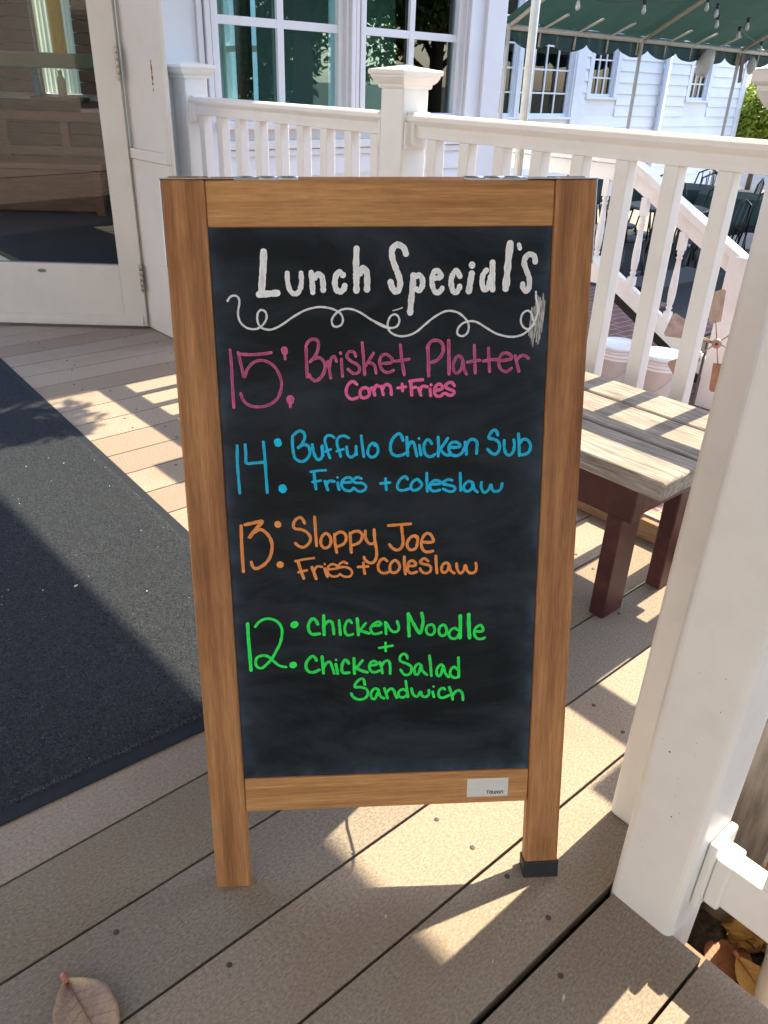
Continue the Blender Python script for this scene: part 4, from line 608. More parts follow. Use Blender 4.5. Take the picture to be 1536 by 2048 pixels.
def ribbon(b, pts, wd, y0, pool=.1):
    pts = [np.array(p, float) for p in cr(pts)]
    q = [pts[0]]
    for p in pts[1:]:
        if np.linalg.norm(p - q[-1]) > .25: q.append(p)
    if len(q) < 2: q.append(q[0] + np.array([.3, 0]))
    pts = q; n = len(pts); r = wd / 2; L = []; Rr = []
    tn = []
    for i in range(n):
        d = pts[min(i + 1, n - 1)] - pts[max(i - 1, 0)]; d = d / (np.linalg.norm(d) + 1e-9); tn.append(d)
    rows = []
    for j, a in enumerate((-.98, -.8, -.45)):     # rounded start
        rows.append((pts[0] + tn[0] * r * a, tn[0], r * math.sqrt(1 - a * a)))
    for i in range(n):
        ww = r * (1 + .07 * math.sin(i * .9 + wd * 3) + .05 * rng.normal()); rows.append((pts[i], tn[i], ww))
    for a in (.45, .8, .98): rows.append((pts[-1] + tn[-1] * r * a, tn[-1], r * math.sqrt(1 - a * a)))
    prev = None; lay = b.bm.loops.layers.color.get('pool') or b.bm.loops.layers.color.new('pool'); dens = rng.uniform(.95, 1.0); ph = rng.uniform(0, 6.28)
    for i, (p, d, ww) in enumerate(rows):
        nn = np.array([-d[1], d[0]]); lev[0] += 1; y = y0 - (i * 2.2e-7)
        va = [b.bm.verts.new((v[0] / 1000, yy, v[1] / 1000)) for v, yy in ((p + nn * (ww + .12), y + 2.4e-4), (p + nn * ww, y), (p + nn * ww * .5, y - 1e-6), (p - nn * ww * .5, y - 1e-6), (p - nn * ww, y), (p - nn * (ww + .12), y + 2.4e-4))]
        wet = .80 + .20 * math.sin(i * .37 + ph) * math.sin(i * .11 + ph * 2); end = min(1, min(i, len(rows) - 1 - i) / 6)
        ce_ = dens * (1 - (pool * wet) * end); va_c = (dens, dens, ce_, ce_, dens, dens)
        if prev:
            for k in range(5):
                f = b.bm.faces.new((prev[0][k], prev[0][k + 1], va[k + 1], va[k])); f.smooth = False
                for l, cc in zip(f.loops, (prev[1][k], prev[1][k + 1], va_c[k + 1], va_c[k])): l[lay] = (cc, cc, cc, 1)
        prev = (va, va_c)
def writing(keys, name, m, label=None, parent=None, base=.00425, pool=.12):
    b = B(); i = 0
    for kx in keys:
        for st in DATA[kx]:
            ribbon(b, st[1:], st[0], base - i * 9e-6, pool); i += 1
    return b.build(name, m, parent or sign, label=label, fix=False)
writing(['title'], 'title_lettering', M['ch_white'], 'thick white block heading', pool=.05)
writing(['flourish'], 'flourish_line', M['ch_white'], 'thin white looping scroll line', base=.0041)
writing(['pink'], 'menu_lettering', M['ch_pinkf'], 'faded pink brisket platter line', pool=.30)
writing(['pink_sub'], 'menu_lettering', M['ch_pink'], 'bright pink corn and fries line')
writing(['blue', 'blue_sub'], 'menu_lettering', M['ch_blue'], 'blue chicken sub lines')
writing(['orange', 'orange_sub'], 'menu_lettering', M['ch_orange'], 'orange sloppy joe lines')
writing(['green', 'green_sub'], 'menu_lettering', M['ch_green'], 'green chicken noodle lines')
# rubbed chalk: dry streaks at the right end of the scroll and ghost marks
M['ch_rub'] = mat('rubbed_chalk', (.05, .06, .07), (.60, .60, .57), rough=.85, scale=260, stretch=(3, 1, .25), lo=.38, hi=.62)
b = B()
for i in range(16):
    x = 181.5 + i * 1.05 + rng.normal() * .3; zt = 838 - abs(rng.normal()) * 7 - (i < 4) * 12; zb = 788 - rng.random() * 18 + (i > 12) * 12
    ribbon(b, [[x + 1.6, zt], [x + .6, (zt + zb) / 2], [x - 1.0, zb]], 1.25 + .5 * rng.random(), .00446 - i * 4e-6)
b.build('chalk_smear', M['ch_rub'], sign, fix=False)
# sticker
b = B(); b.xyz(.1146, .1748, .00075, .0013, .1300, .1602); bmesh.ops.rotate(b.bm, verts=b.bm.verts, cent=(.1447, .001, .145), matrix=Matrix.Rotation(math.radians(1.2), 3, 'Y')); stk = b.build('sticker', M['sticker'], sign)
writing(['sticker'], 'sticker_lettering', M['ink'], parent=stk, base=.00055)
# corner plates, hinges, foot cap, stay cord
for s in (-1, 1):
    b = B(); x0, x1 = sorted((s * (XW + .0018), s * (XW - .112)))
    b.xyz(x0, x1, .001, T + .002, HB + .0002, HB + .0018)
    xa, xb = sorted((s * (XW + .0002), s * (XW + .0018))); b.xyz(xa, xb, .002, T - .002, HB - .095, HB + .0015)
    for q in (.045, .085): b.lathe((s * (XW - q), .011, HB + .0016), [(.0045, 0), (.0045, .0012), (.002, .0022)], 10)
    b.build('corner_plate', M['steel'], sign, bevel=.0006)
    b = B()
    for i in range(3): x = s * .135 - .036 + i * .025; b.tube([(x, T + .003, HB + .0035), (x + .023, T + .003, HB + .0035)], .0034, 10)
    b.xyz(s * .135 - .036, s * .135 + .037, .004, T + .001, HB - .0003, HB + .0012); b.xyz(s * .135 - .036, s * .135 + .037, T + .005, T + .02, HB - .003, HB + .001); b.build('hinge', M['steel'], sign)
b = B(); b.xyz(X0 - .0018, XW + .0018, -.0022, T + .003, -.0225, .0135); b.build('rubber_foot', M['rubber'], sign, bevel=.002)
b = B(); pf = Vector((.035, T, .18)); pb = rotb @ Vector((.035, 0, .18)); b.tube([pf + (pb - pf) * (i / 16) + Vector((.012 * math.sin(i * .8), 0, -.05 * 4 * (i / 16) * (1 - i / 16))) for i in range(17)], .0022, 6); b.build('stay_cord', M['blackmetal'], sign)
# ================================================================ LEAF ON THE DECK
def drylf(name, o, d, L_, W_, m, label, z=.002, curl=.10, shape=1.):
    d = Vector(d).normalized(); nn = EZ.cross(d); r = thing(name, label, 'leaf', o); b = B(); n = 26; mrow = 12; rows = []
    for i in range(n + 1):
        t = i / n; hw = W_ * .5 * float(np.interp(t, [0, .04, .12, .25, .4, .55, .7, .85, .95, 1], [.02, .16, .48, .84, 1, .98, .84, .55, .22, 0])) * (1 + .02 * math.sin(23 * t) + .015 * math.sin(61 * t))
        rows.append([b.bm.verts.new(Vector(o) + d * (L_ * t) + nn * (hw * (j / mrow * 2 - 1)) + EZ * (z + curl * W_ * ((j / mrow * 2 - 1) ** 2) + .004 * math.sin(t * 5) + curl * .5 * W_ * (t - .4) ** 2)) for j in range(mrow + 1)])
    for i in range(n):
        for j in range(mrow): b.bm.faces.new((rows[i][j], rows[i + 1][j], rows[i + 1][j + 1], rows[i][j + 1])).smooth = True
    bl = b.build('blade', m, r, fix=False); sd = bl.modifiers.new('solid', 'SOLIDIFY'); sd.thickness = .0006
    b = B(); b.tube([Vector(o) + d * (L_ * t) + EZ * (z + .0012 + .004 * math.sin(t * 5) + curl * .5 * W_ * (t - .4) ** 2) for t in np.linspace(.0, .97, 14)], [.0011 * (1 - .8 * t) for t in np.linspace(0, 1, 14)], 6); b.build('midrib', M['leafvein'], r)
    b = B()
    for q in range(1, 8):
        for sg in (-1, 1):
            t0 = .08 + q * .105; hw = W_ * .5 * float(np.interp(t0 + .12, [0, .12, .25, .4, .55, .7, .85, 1], [.1, .48, .84, 1, .98, .84, .55, .05])) * .86
            pts = []
            for k in range(5):
                t = t0 + .12 * k / 4; f = k / 4 * hw / (W_ * .5); pts.append(Vector(o) + d * (L_ * t) + nn * (sg * f * W_ * .5) + EZ * (z + .0007 + curl * W_ * f * f + .004 * math.sin(t * 5) + curl * .5 * W_ * (t - .4) ** 2))
            b.tube(pts, [.00026, .00024, .0002, .00016, .0001], 4)
    b.build('side_veins', M['leafvein'], r)
    b = B(); b.tube([Vector(o) + d * .004 + EZ * (z + .003), Vector(o) - d * .003 + EZ * (z + .0055), Vector(o) - d * .009 + EZ * (z + .006)], [.0035, .0048, .0040], 10); b.build('stalk', M['stemred'], r)
    return r
drylf('fallen_leaf', (-.430, -.134, 0), (.63, -.72, 0), .125, .072, M['leafdry'], 'curled brown leaf with red stalk lying on the deck boards', z=.003)
# ================================================================ PLANTING BED below the low rail
b = B(); n = 40
vs = [[b.bm.verts.new(F(.275 + 1.0 * i / n, .235 + 1.5 * j / n, -.285 + .02 * rng.normal() * (.6 if 0 < i < n and 0 < j < n else 0))) for j in range(n + 1)] for i in range(n + 1)]
for i in range(n):
    for j in range(n): b.bm.faces.new((vs[i][j], vs[i][j + 1], vs[i + 1][j + 1], vs[i + 1][j])).smooth = True
o = b.build('planting_bed', M['mulch'], fix=False); o['kind'] = 'structure'
b = B(); b.cu(.286, 1.274, .245, 1.734, YARD, -.335); b.build('raised_soil', M['mulch'], props=ST)
for i, (c, u, h) in enumerate(((.585, .285, .20), (.600, .335, .17), (.64, .39, .14))):
    b = B(); b.lathe(F(c, u, -.34), [(.030, 0), (.033, .02), (.033, h - .02), (.027, h - .004), (.010, h)], 14)
    tag(b.build('edging_log', M['stone'], bevel=0), ['tall brown edging log nearest the white foreground post', 'middle brown edging log of the short row in the mulch', 'short brown edging log at the far end of its row'][i], 'log', 'edging logs in the mulch bed')
drylf('bed_leaf', F(.44, .335, -.272), (.72, .35, 0), .105, .075, mat('russet_leaf', (.34, .16, .075), (.26, .11, .05), rough=.6, scale=20), 'broad russet leaf on the mulch beside the deck edge', curl=.05)
drylf('bed_leaf', F(.50, .355, -.262), (.2, -.95, 0), .11, .06, M['leafdry2'], 'pointed ochre leaf lying over the russet leaf in the mulch', curl=.08)
b = B(); b.ball(F(.56, .348, -.255), .034, 3, (1.35, 1, .7))
for v in b.bm.verts: v.co += Vector(rng.normal(size=3)) * .004 + EZ * (.006 * math.sin(v.co.x * 260))
tag(b.build('bark_chunk', M['bark']), 'ridged ochre chunk of bark on the mulch', 'bark')
b = B(); b.tube([F(.45, .425, -.262), F(.49, .42, -.255), F(.54, .405, -.25), F(.58, .392, -.252), F(.61, .39, -.256), F(.64, .385, -.262)], [.016, .024, .019, .021, .024, .010], 14)
tag(b.build('driftwood', M['driftwood']), 'bleached white driftwood piece lying across the mulch', 'driftwood')
b = B(); b.lathe(F(.555, .455, -.30), [(.035, 0), (.045, .06), (.055, .12), (.058, .122), (.060, .145), (.052, .147), (.048, .11)], 28, cap=False)
tag(b.build('flower_pot', M['terracotta']), 'glossy orange terracotta pot at the right edge of the mulch', 'pot')
b = B(); b.cu(.60, .625, .24, .315, YARD, .30); tag(b.build('grey_board', M['greyboard'], bevel=.002), 'grey weathered upright board behind the foreground post', 'board')
b = B(); b.cu(.60, .622, .325, .45, YARD, .28); tag(b.build('brown_fence_board', M['brown_board'], bevel=.002), 'brown upright board beside the grey weathered one', 'board')
# ================================================================ YARD STAIR with turned balusters
stc = thing('stair_balustrade', 'white stair balustrade with turned balusters sloping down to the patio', 'balustrade', F(4.3, -1.7, YARD))
SL = -.5387
def zt(u): return .632 + (u + 2.468) * SL
def sloped(b, u0, u1, top, bot, c0, c1):
    b.hexa([F(c0, u0, zt(u0) + bot), F(c0, u1, zt(u1) + bot), F(c1, u1, zt(u1) + bot), F(c1, u0, zt(u0) + bot), F(c0, u0, zt(u0) + top), F(c0, u1, zt(u1) + top), F(c1, u1, zt(u1) + top), F(c1, u0, zt(u0) + top)])
b = B(); sloped(b, -2.56, -1.62, 0, -.055, 4.25, 4.35); b.cu(4.25, 4.35, -3.96, -2.561, zt(-2.56) - .055, zt(-2.56)); b.build('handrail', M['paint'], stc, bevel=.004)
b = B(); sloped(b, -2.55, -1.74, -.056, -.155, 4.285, 4.315); b.cu(4.285, 4.315, -3.96, -2.551, zt(-2.55) - .155, zt(-2.55) - .056); b.build('upper_apron', M['paint'], stc, bevel=.003)
b = B(); sloped(b, -2.56, -1.74, -.70, -.825, 4.28, 4.32); b.cu(4.28, 4.32, -3.96, -2.561, zt(-2.56) - .825, zt(-2.56) - .70); b.build('lower_rail', M['paint'], stc, bevel=.003)
for u in (-2.708, -2.40, -2.09):
    z0 = zt(max(u, -2.56)) - .705; z1 = zt(max(u, -2.56)) - .15; h = z1 - z0
    b = B(); b.lathe(F(4.3, u, z0), [(.021, .10 * h), (.014, .12 * h), (.022, .145 * h), (.014, .17 * h), (.020, .19 * h), (.025, .30 * h), (.024, .42 * h), (.017, .62 * h), (.015, .70 * h), (.022, .715 * h), (.014, .74 * h), (.022, .765 * h), (.020, .80 * h)], 16)
    b.cu(4.278, 4.322, u - .022, u + .022, z0, z0 + .10 * h); b.cu(4.278, 4.322, u - .022, u + .022, z0 + .80 * h, z1); b.build('turned_baluster', M['paint'], stc)
b = B(); b.cu(4.24, 4.36, -1.74, -1.62, YARD, .20); b.build('newel_post', M['paint'], stc, bevel=.004)
b = B()
for i in range(4): b.cu(4.36, 5.3, -2.56 + .27 * i, -2.56 + .27 * i + .30, -.12 - .155 * i - .04, -.12 - .155 * i)
stairs = b.build('stair_treads', M['shade_dark'], stc, bevel=.003)
b = B(); sloped(b, -2.56, -1.72, -.828, -.95, 4.385, 4.42); b.build('stringer', M['under'], stc)
# ================================================================ BUCKETS
def bucket(c, u, label):
    r = thing('bucket', label, 'bucket', F(c, u, YARD), 'white buckets by the stair')
    b = B(); q = F(c, u, YARD); b.lathe(q, [(.112, 0), (.116, .004), (.128, .27), (.1335, .272), (.1335, .279), (.129, .281), (.129, .293), (.1345, .295), (.1345, .302), (.130, .304), (.130, .318), (.1355, .320), (.1355, .328), (.131, .330), (.131, .345)], 36); b.build('pail', M['bucket'], r)
    b = B(); b.lathe(q, [(.137, .340), (.138, .343), (.138, .358), (.134, .362), (.126, .362), (.124, .356), (.001, .356)], 36, cap=False); b.build('lid', M['bucket'], r)
    b = B(); b.tube([q + EU * .137 * math.cos(t) - EC * (.10 * math.sin(t) + .05 * math.sin(t)) + EZ * (.30 - .16 * math.sin(t)) for t in np.linspace(0, math.pi, 15)], .0022, 6); b.build('handle', M['steel'], r)
bucket(3.97, -1.885, 'white lidded plastic bucket right of its twin, behind the metal spinner')
bucket(3.93, -2.175, 'white lidded plastic bucket left of its twin, below the stair rail')
# ================================================================ GARDEN SPINNER
SP = F(3.35, -1.272, -.068); sp = thing('garden_windmill', 'copper bladed garden wind spinner on a thin iron pole beside the bench', 'wind spinner', F(3.35, -1.30, YARD))
vdir = (Vector((-.081, -.754, 1.047)) - SP); vdir.z = 0; vdir.normalize(); sx = Vector((-vdir.y, vdir.x, 0))
if sx.x < 0: sx = -sx
b = B(); b.tube([SP - vdir * .03 - sx * .045 + EZ * .0, SP - vdir * .03 - sx * .05 - EZ * .70], .0075, 8); b.build('pole', M['iron'], sp)
b = B(); b.tube([SP - vdir * .03 - sx * .08, SP - vdir * .0 - sx * .01], .0065, 8); b.build('axle', M['copper'], sp)
b = B(); b.lathe(SP - vdir * .01, [(.020, 0), (.024, .004), (.024, .02), (.017, .026)], 16, axis=vdir); hub = b.build('hub', M['copper'], sp)
b = B(); b.lathe(SP + vdir * .0165, [(.008, 0), (.008, .003), (.003, .004)], 10, axis=vdir); b.build('hub_bolt', M['iron'], hub)
for i in range(6):
    a = math.radians(105 + 60 * i); rad = sx * math.cos(a) + EZ * math.sin(a); tan = -sx * math.sin(a) + EZ * math.cos(a)
    tw = (tan * math.cos(.6) + vdir * math.sin(.6))
    b = B(); pts = [SP + rad * .105 - tw * .028, SP + rad * .105 + tw * .030, SP + rad * .245 + tw * .068, SP + rad * .258 + tw * .055, SP + rad * .262 - tw * .05, SP + rad * .25 - tw * .062]
    b.prism(pts, tw.cross(rad) * .0016); bl = b.build('blade', M['copper'], sp, bevel=.0005)
    b = B(); b.tube([SP + rad * .018, SP + rad * .118], .0034, 8); b.build('spoke', M['copper'], bl)
# ================================================================ CANOPY over the patio
cn = thing('patio_canopy', 'dark green canvas patio canopy with scalloped valance on tan tube frame', 'canopy', F(9, -5.57, YARD))
UE, ZB = -5.57, 1.557; TAN = math.tan(math.radians(28.5)); CA, CB = 6.33, 17.0; U2 = -2.1
def zc(u): return ZB + .03 + (u - UE) * TAN
b = B(); n = 90; mrow = 14; vs = []
for i in range(n + 1):
    c = CA + (CB - CA) * i / n; ph = ((c - 6.40) / 2.37) % 1.0; sag = math.sin(math.pi * ph)
    vs.append([b.bm.verts.new(F(c, UE + (U2 - UE) * j / mrow, zc(UE + (U2 - UE) * j / mrow) + .012 - .07 * sag * math.sin(math.pi * j / mrow) + .004 * math.sin(c * 31 + j * 1.1) + .006 * math.sin(c * 13 + j * .7))) for j in range(mrow + 1)])
for i in range(n):
    for j in range(mrow): b.bm.faces.new((vs[i][j], vs[i + 1][j], vs[i + 1][j + 1], vs[i][j + 1])).smooth = True
b.build('roof_canvas', M['canvas'], cn, fix=False)
b = B(); n = 560; rows = []
for i in range(n + 1):
    c = CA - .02 + (CB - CA) * i / n; s = abs(math.sin(math.pi * (c - 6.52) / .62)); zb = ZB - .085 - .09 * s ** .55
    du = .010 * math.sin(c * 9) + .006 * math.sin(c * 23)
    rows.append([b.bm.verts.new(F(c, UE - .03 + du * k, ZB + .045 + (zb - ZB - .045) * k)) for k in (0, .5, 1)])
for i in range(n):
    for k in range(2): b.bm.faces.new((rows[i][k], rows[i + 1][k], rows[i + 1][k + 1], rows[i][k + 1])).smooth = True
b.build('valance', M['valance'], cn, fix=False)
b = B(); b.tube([F(CA, UE, ZB), F(CB, UE, ZB)], .026, 10); b.build('eave_bar', M['pole'], cn)
b = B(); b.tube([F(CA, U2, zc(U2) - .02), F(CB, U2, zc(U2) - .02)], .026, 10); b.build('ridge_bar', M['pole'], cn)
for i in range(5):
    c = 6.42 + 2.37 * i
    b = B(); b.tube([F(c, UE, ZB - .01), F(c, UE, YARD)], .022, 10); b.build('leg', M['pole'], cn)
    b = B(); b.tube([F(c, UE, ZB), F(c, U2, zc(U2) - .02)], .022, 10); b.build('rafter', M['pole'], cn)
    b = B(); b.tube([F(c + .12, U2, zc(U2) - .03), F(c + .12, U2, YARD)], .022, 10); b.build('leg', M['pole'], cn)
for i in range(17):
    c = 6.95 + i * .60
    b = B(); b.tube([F(c + .10, UE + .24, zc(UE + .24) - .02), F(c, UE + .03, ZB + .022), F(c, UE - .024, ZB - .01), F(c - .006, UE - .026, ZB - .15)], .012, 6); b.build('canvas_tie', M['pole'], cn)
# the nearer pole, standing by the wing corner
b = B(); b.tube([F(3.74, -3.02, 2.7), F(3.74, -3.02, YARD)], .027, 14); tag(b.build('steel_pole', mat('galvanised_pole', (.42, .42, .38), (.50, .49, .44), rough=.45, metal=.3, scale=10)), 'tall galvanised pole between the wing corner and the canopy', 'pole')
# festoon bulbs under the canopy
BULB = [(1155, 10, 5.0), (1287, 18, 5.2), (1413, 14, 5.6), (1432, 26, 4.4), (1433, 47, 6.2), (1494, 52, 5.4), (1476, 70, 6.0), (1520, 98, 7.2)]
BULB = [(6.64, -4.925, 1.70), (7.643, -4.858, 1.735), (8.594, -4.713, 1.82), (8.914, -4.769, 1.785), (9.218, -4.908, 1.705), (9.88, -4.882, 1.72), (9.996, -5.032, 1.64), (10.991, -5.214, 1.54)]
fl = thing('festoon_lights', 'string of clear festoon bulbs hanging under the green canopy', 'string lights', F(9, -4.8, 1.7))
tops = []
for c, u, z in BULB:
    q = F(c, u, z); tp = q + EZ * .115; tops.append(tp)
    b = B(); b.lathe(q, [(.006, .07), (.019, .073), (.022, .115), (.011, .123)], 12); sk = b.build('socket', M['blackmetal'], fl)
    b = B(); b.lathe(q, [(.004, -.012), (.018, -.004), (.025, .014), (.022, .038), (.014, .064), (.013, .076)], 16); b.build('bulb', M['bulb'], sk)
b = B(); pts = []
for p0, p1 in zip(tops[:-1], tops[1:]):
    for i in range(8): t = i / 8; pts.append(p0 + (p1 - p0) * t - EZ * .12 * 4 * t * (1 - t) * .35)
pts = [F(6.4, -4.2, 2.2)] + pts + [tops[-1], F(11.2, -5.52, 1.55)]
b.tube(pts, .004, 6); b.build('cable', M['blackmetal'], fl)
# grey shade and brown cloth hung from the canopy frame
b = B(); a0 = F(10.26, -5.50, 1.535); ax = (F(10.22, -5.50, 1.25) - a0 - RIGHT * .05).normalized()
b.lathe(a0, [(.012, 0), (.05, .006), (.088, .08), (.10, .16), (.08, .28), (.055, .315), (.004, .325)], 20, axis=ax)
tag(b.build('hanging_lamp', M['greyshade']), 'grey tilted lamp shade hanging from the canopy eave bar', 'lamp')
b = B(); b.prism([F(11.13, -5.53, 1.52), F(11.22, -5.53, 1.515), F(11.28, -5.53, 1.19), F(11.19, -5.53, 1.18)], EU * .008); tag(b.build('brown_banner', M['browncloth']), 'narrow brown cloth strip tied to a canopy leg', 'banner')
b = B(); b.lathe(F(11.42, -5.50, 1.50), [(.006, 0), (.05, -.04), (.07, -.12), (.045, -.19), (.006, -.22)], 8); tag(b.build('paper_ornament', M['greyshade']), 'small pale hanging ornament at the far end of the eave bar', 'ornament')
# ================================================================ PATIO FURNITURE
def chair(name, label, loc, rz):
    r = thing(name, label, 'chair', loc, 'black patio chairs under the canopy'); L = Vector(loc)
    def q(x, y, z): return L + Vector((x, y, z))
    b = B(); b.lathe(q(0, 0, .43), [(.19, 0), (.2, .008), (.2, .022), (.19, .03)], 20); b.build('seat', M['blackmetal'], r)
    b = B(); b.tube([q(-.17, .17, .44), q(-.175, .21, .66), q(-.14, .235, .84), q(0, .245, .90), q(.14, .235, .84), q(.175, .21, .66), q(.17, .17, .44)], .011, 8)
    for x in (-.09, 0, .09): b.tube([q(x, .185, .45), q(x, .24, .87)], .007, 6)
    b.build('backrest', M['blackmetal'], r)
    for x in (-1, 1):
        for y in (-1, 1): b = B(); b.tube([q(.14 * x, .14 * y, .435), q(.19 * x, .19 * y, 0)], .011, 8); b.build('leg', M['blackmetal'], r)
    r.rotation_euler = (0, 0, rz); return r
def table(label, c, u, cloth):
    r = thing('patio_table', label, 'table', F(c, u, YARD), 'round patio tables under the canopy'); q = F(c, u, YARD)
    b = B(); b.lathe(q, [(.40, .70), (.42, .705), (.42, .725), (.40, .73)], 28); b.build('tabletop', M['blackmetal'], r)
    b = B(); b.lathe(q, [(.22, .0), (.22, .015), (.05, .04), (.035, .08), (.035, .69), (.10, .70)], 20); b.build('pedestal', M['blackmetal'], r)
    if cloth:
        b = B(); n = 48
        t0 = [b.bm.verts.new(q + Vector((.435 * math.cos(2 * math.pi * i / n), .435 * math.sin(2 * math.pi * i / n), .737))) for i in range(n)]
        t1 = [b.bm.verts.new(q + Vector(((.47 + .03 * math.sin(i * 1.05)) * math.cos(2 * math.pi * i / n), (.47 + .03 * math.sin(i * 1.05)) * math.sin(2 * math.pi * i / n), .40 + .06 * math.sin(i * .52)))) for i in range(n)]
        b.bm.faces.new(t0)
        for i in range(n): b.bm.faces.new((t0[i], t1[i], t1[(i + 1) % n], t0[(i + 1) % n])).smooth = True
        tag(b.build('tablecloth', M['darkcloth']), 'dark green cloth draped over the ' + label.split(' with')[0], 'tablecloth', 'dark green tablecloths')
TB = [(9.6, -6.0, 'round black table seen left of the first turned baluster', 1), (9.6, -5.05, 'round black table seen above the sloping handrail', 1), (9.3, -4.25, 'round black table nearest the bright shrub', 1), (7.6, -4.15, 'round black table in the canopy shade close to the stair', 0)]
ch0 = None
nm = ['left of the first turned baluster', 'above the sloping handrail', 'nearest the bright shrub', 'close to the stair']
for ti, (c, u, lab, cl) in enumerate(TB):
    table(lab, c, u, cl)
    for ci, a in enumerate((.3, 1.9, 3.5, 5.0)):
        a += ti * .6; q = F(c, u, YARD) + Vector((math.cos(a), math.sin(a), 0)) * .62; rz = a - math.pi / 2
        lab2 = 'black metal patio chair at the round table ' + nm[ti]
        if ch0 is None: ch0 = chair('patio_chair', lab2, q, 0); ch0.rotation_euler = (0, 0, rz)
        else:
            cc = copytree(ch0, (0, 0, 0)); cc.location = q; cc.rotation_euler = (0, 0, rz); cc['label'] = lab2
# ================================================================ SHRUB, TREES, HANGING BASKET
def crown(name, centres, n, size, m, parent, seed, sun=True):
    g = np.random.default_rng(seed); Vs = []
    wts = np.array([c[3] ** 2 for c in centres]); wts = wts / wts.sum(); idx = g.choice(len(centres), n, p=wts); Cn = np.array([c[:3] for c in centres])[idx]; R_ = np.array([c[3] for c in centres])[idx]
    d = g.normal(size=(n, 3)); d /= np.linalg.norm(d, axis=1)[:, None]; P = Cn + d * (R_ * g.uniform(.45, 1.05, n) ** .6)[:, None]
    nd = d * .6 + g.normal(size=(n, 3)) * .6 + np.array([0, 0, .5]); nd /= np.linalg.norm(nd, axis=1)[:, None]
    a = np.cross(nd, g.normal(size=(n, 3))); a /= np.linalg.norm(a, axis=1)[:, None]; bb = np.cross(nd, a); s = size * g.uniform(.6, 1.3, n)[:, None]
    V = np.stack([P - a * s, P - bb * s * .45 + nd * s * .12, P + a * s, P + bb * s * .45 + nd * s * .12], 1)
    return trimesh(name, V, m, parent)
def tree(name, label, c, u, h, rad, n, size, m, seed, cat='tree', zb=YARD, clumps=14):
    q = F(c, u, zb); r = thing(name, label, cat, q); g = random.Random(seed)
    b = B(); b.tube([q, q + Vector((.02, .01, h * .3)), q + Vector((-.03, .03, h * .62)), q + Vector((0, 0, h * .9))], [h * .03, h * .024, h * .016, h * .004], 10)
    cs = []
    for i in range(clumps):
        a = g.uniform(0, 6.28); rr = rad * g.uniform(.15, .75); zz = h * g.uniform(.45, .92); cs.append((q.x + rr * math.cos(a), q.y + rr * math.sin(a), zb + zz, rad * g.uniform(.26, .48)))
        b.tube([q + Vector((0, 0, zz * .6)), q + Vector((rr * .5 * math.cos(a), rr * .5 * math.sin(a), zz * .85)), Vector(cs[-1][:3])], [h * .011, h * .007, h * .003], 6)
    b.build('trunk', M['trunk'], r); crown('crown', cs, n, size, m, r, seed); return r
tree('shrub', 'bright yellow green shrub beyond the white corner of the back wing', 17.4, -8.0, 1.95, 1.0, 12000, .055, M['green1'], 3, 'shrub', clumps=18)
tree('broadleaf_tree', 'leafy green tree growing beyond the patio behind the shrub', 23, -9.0, 6.5, 2.6, 9000, .12, M['green2'], 5)
tree('broadleaf_tree', 'large leafy tree standing off to the right of the deck', 9.5, 7.5, 7.5, 2.8, 12000, .11, M['green2'], 8)
tree('broadleaf_tree', 'broad pale green tree right of the patio, nearest the brick paving', 13.5, 8.0, 6.5, 3.2, 14000, .12, M['green1'], 31, clumps=22)
tree('broadleaf_tree', 'dense dark green tree right of the patio, beside the pale paving', 6.2, 10.5, 6.0, 3.0, 14000, .12, M['green2'], 32, clumps=22)
tree('broadleaf_tree', 'low spreading tree filling the gap between the two trees right of the patio', 9.8, 10.5, 4.2, 2.8, 12000, .11, M['green2'], 33, clumps=20)
tree('broadleaf_tree', 'leafy tree beyond the back building roof', 19, -15.5, 4.6, 2.0, 7000, .10, M['green2'], 11)
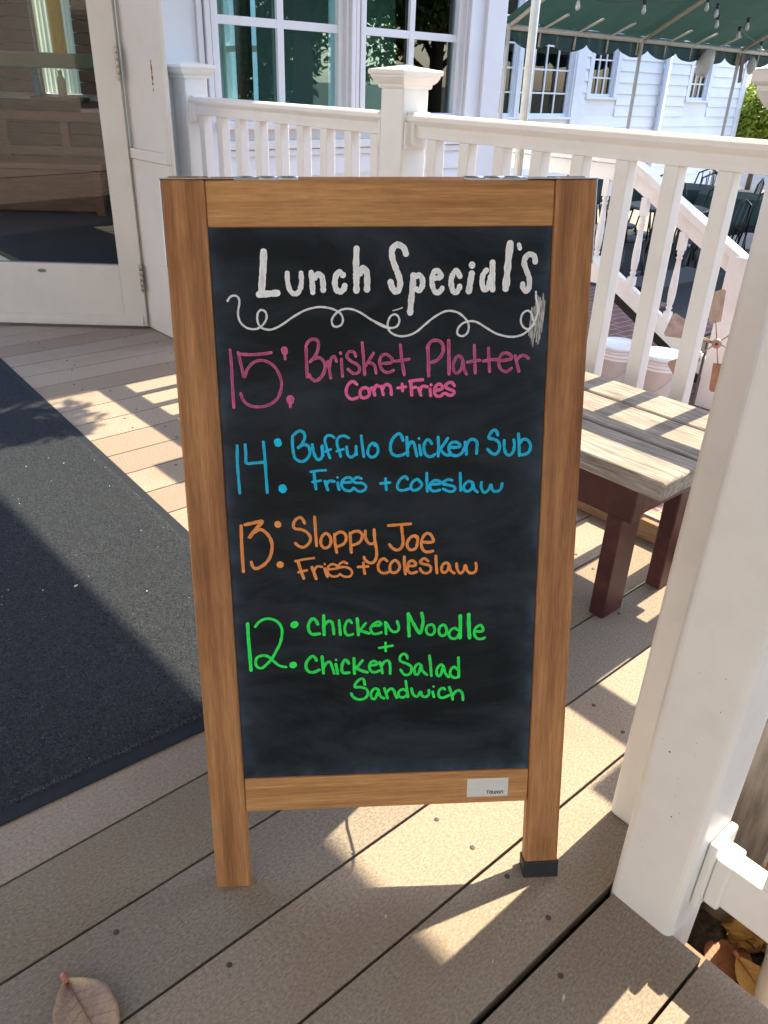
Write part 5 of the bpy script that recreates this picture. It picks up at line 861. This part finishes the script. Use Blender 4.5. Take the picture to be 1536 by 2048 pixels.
tree('broadleaf_tree', 'tall leafy tree behind the entrance end of the building', 6.5, -14.0, 6.0, 2.4, 7000, .11, M['green2'], 12)
hb = thing('hanging_basket', 'leafy plant in a hanging basket above the left of the mat', 'plant', F(1.76, -2.06, 2.3))
q = F(1.764, -2.062, 2.05)
b = B(); b.lathe(q, [(.06, -.12), (.13, -.05), (.15, .02)], 20, cap=False); b.build('basket', M['browncloth'], hb)
b = B(); b.tube([q + EZ * .02, q + EZ * .56], .005, 6); b.build('hook', M['blackmetal'], hb)
crown('foliage', [(q.x + .10 * math.cos(a), q.y + .10 * math.sin(a), q.z - .05 + .05 * math.sin(3 * a), .11) for a in np.linspace(0, 6.28, 8)], 420, .032, M['green2'], hb, 21)

# ================================================================ STREET SIDE, behind the viewer: unseen building added for warm bounce light
st = thing('bounce_building', 'unseen tan building added behind the porch to bounce warm light', 'building', F(-11, 0, YARD))
b = B(); holes = [(-9 + 3.4 * i, -7.4 + 3.4 * i, .3, 2.0) for i in range(7)]
opening_wall(b, lambda a0, a1, z0, z1: b.cu(-11.3, -11, a0, a1, z0, z1), (YARD, 7.0), -14, 15, holes); b.cu(-18, -11.31, -14, 15, YARD, 6.9); b.build('wall', mat('tan_bounce_wall', (.50, .46, .42), (.43, .395, .36), rough=.9, scale=5), st)
for a0, a1, z0, z1 in holes:
    b = B(); b.cu(-11.2, -11.1, a0, a0 + .07, z0, z1); b.cu(-11.2, -11.1, a1 - .07, a1, z0, z1); b.cu(-11.2, -11.1, a0 + .07, a1 - .07, z0, z0 + .07); b.cu(-11.2, -11.1, a0 + .07, a1 - .07, z1 - .07, z1); fr = b.build('window', M['paint'], st)
    b = B(); b.cu(-11.17, -11.16, a0 + .06, a1 - .06, z0 + .06, z1 - .06); b.build('pane', M['darkglass'], fr)
b = B(); b.cu(-11.31, -10.8, -14.1, 15.1, 7.0, 7.3); b.build('cornice', M['paint'], st)
sheet('street', YARD - .006, cq(-10.9, -3.2, -30, 30), M['concrete'])
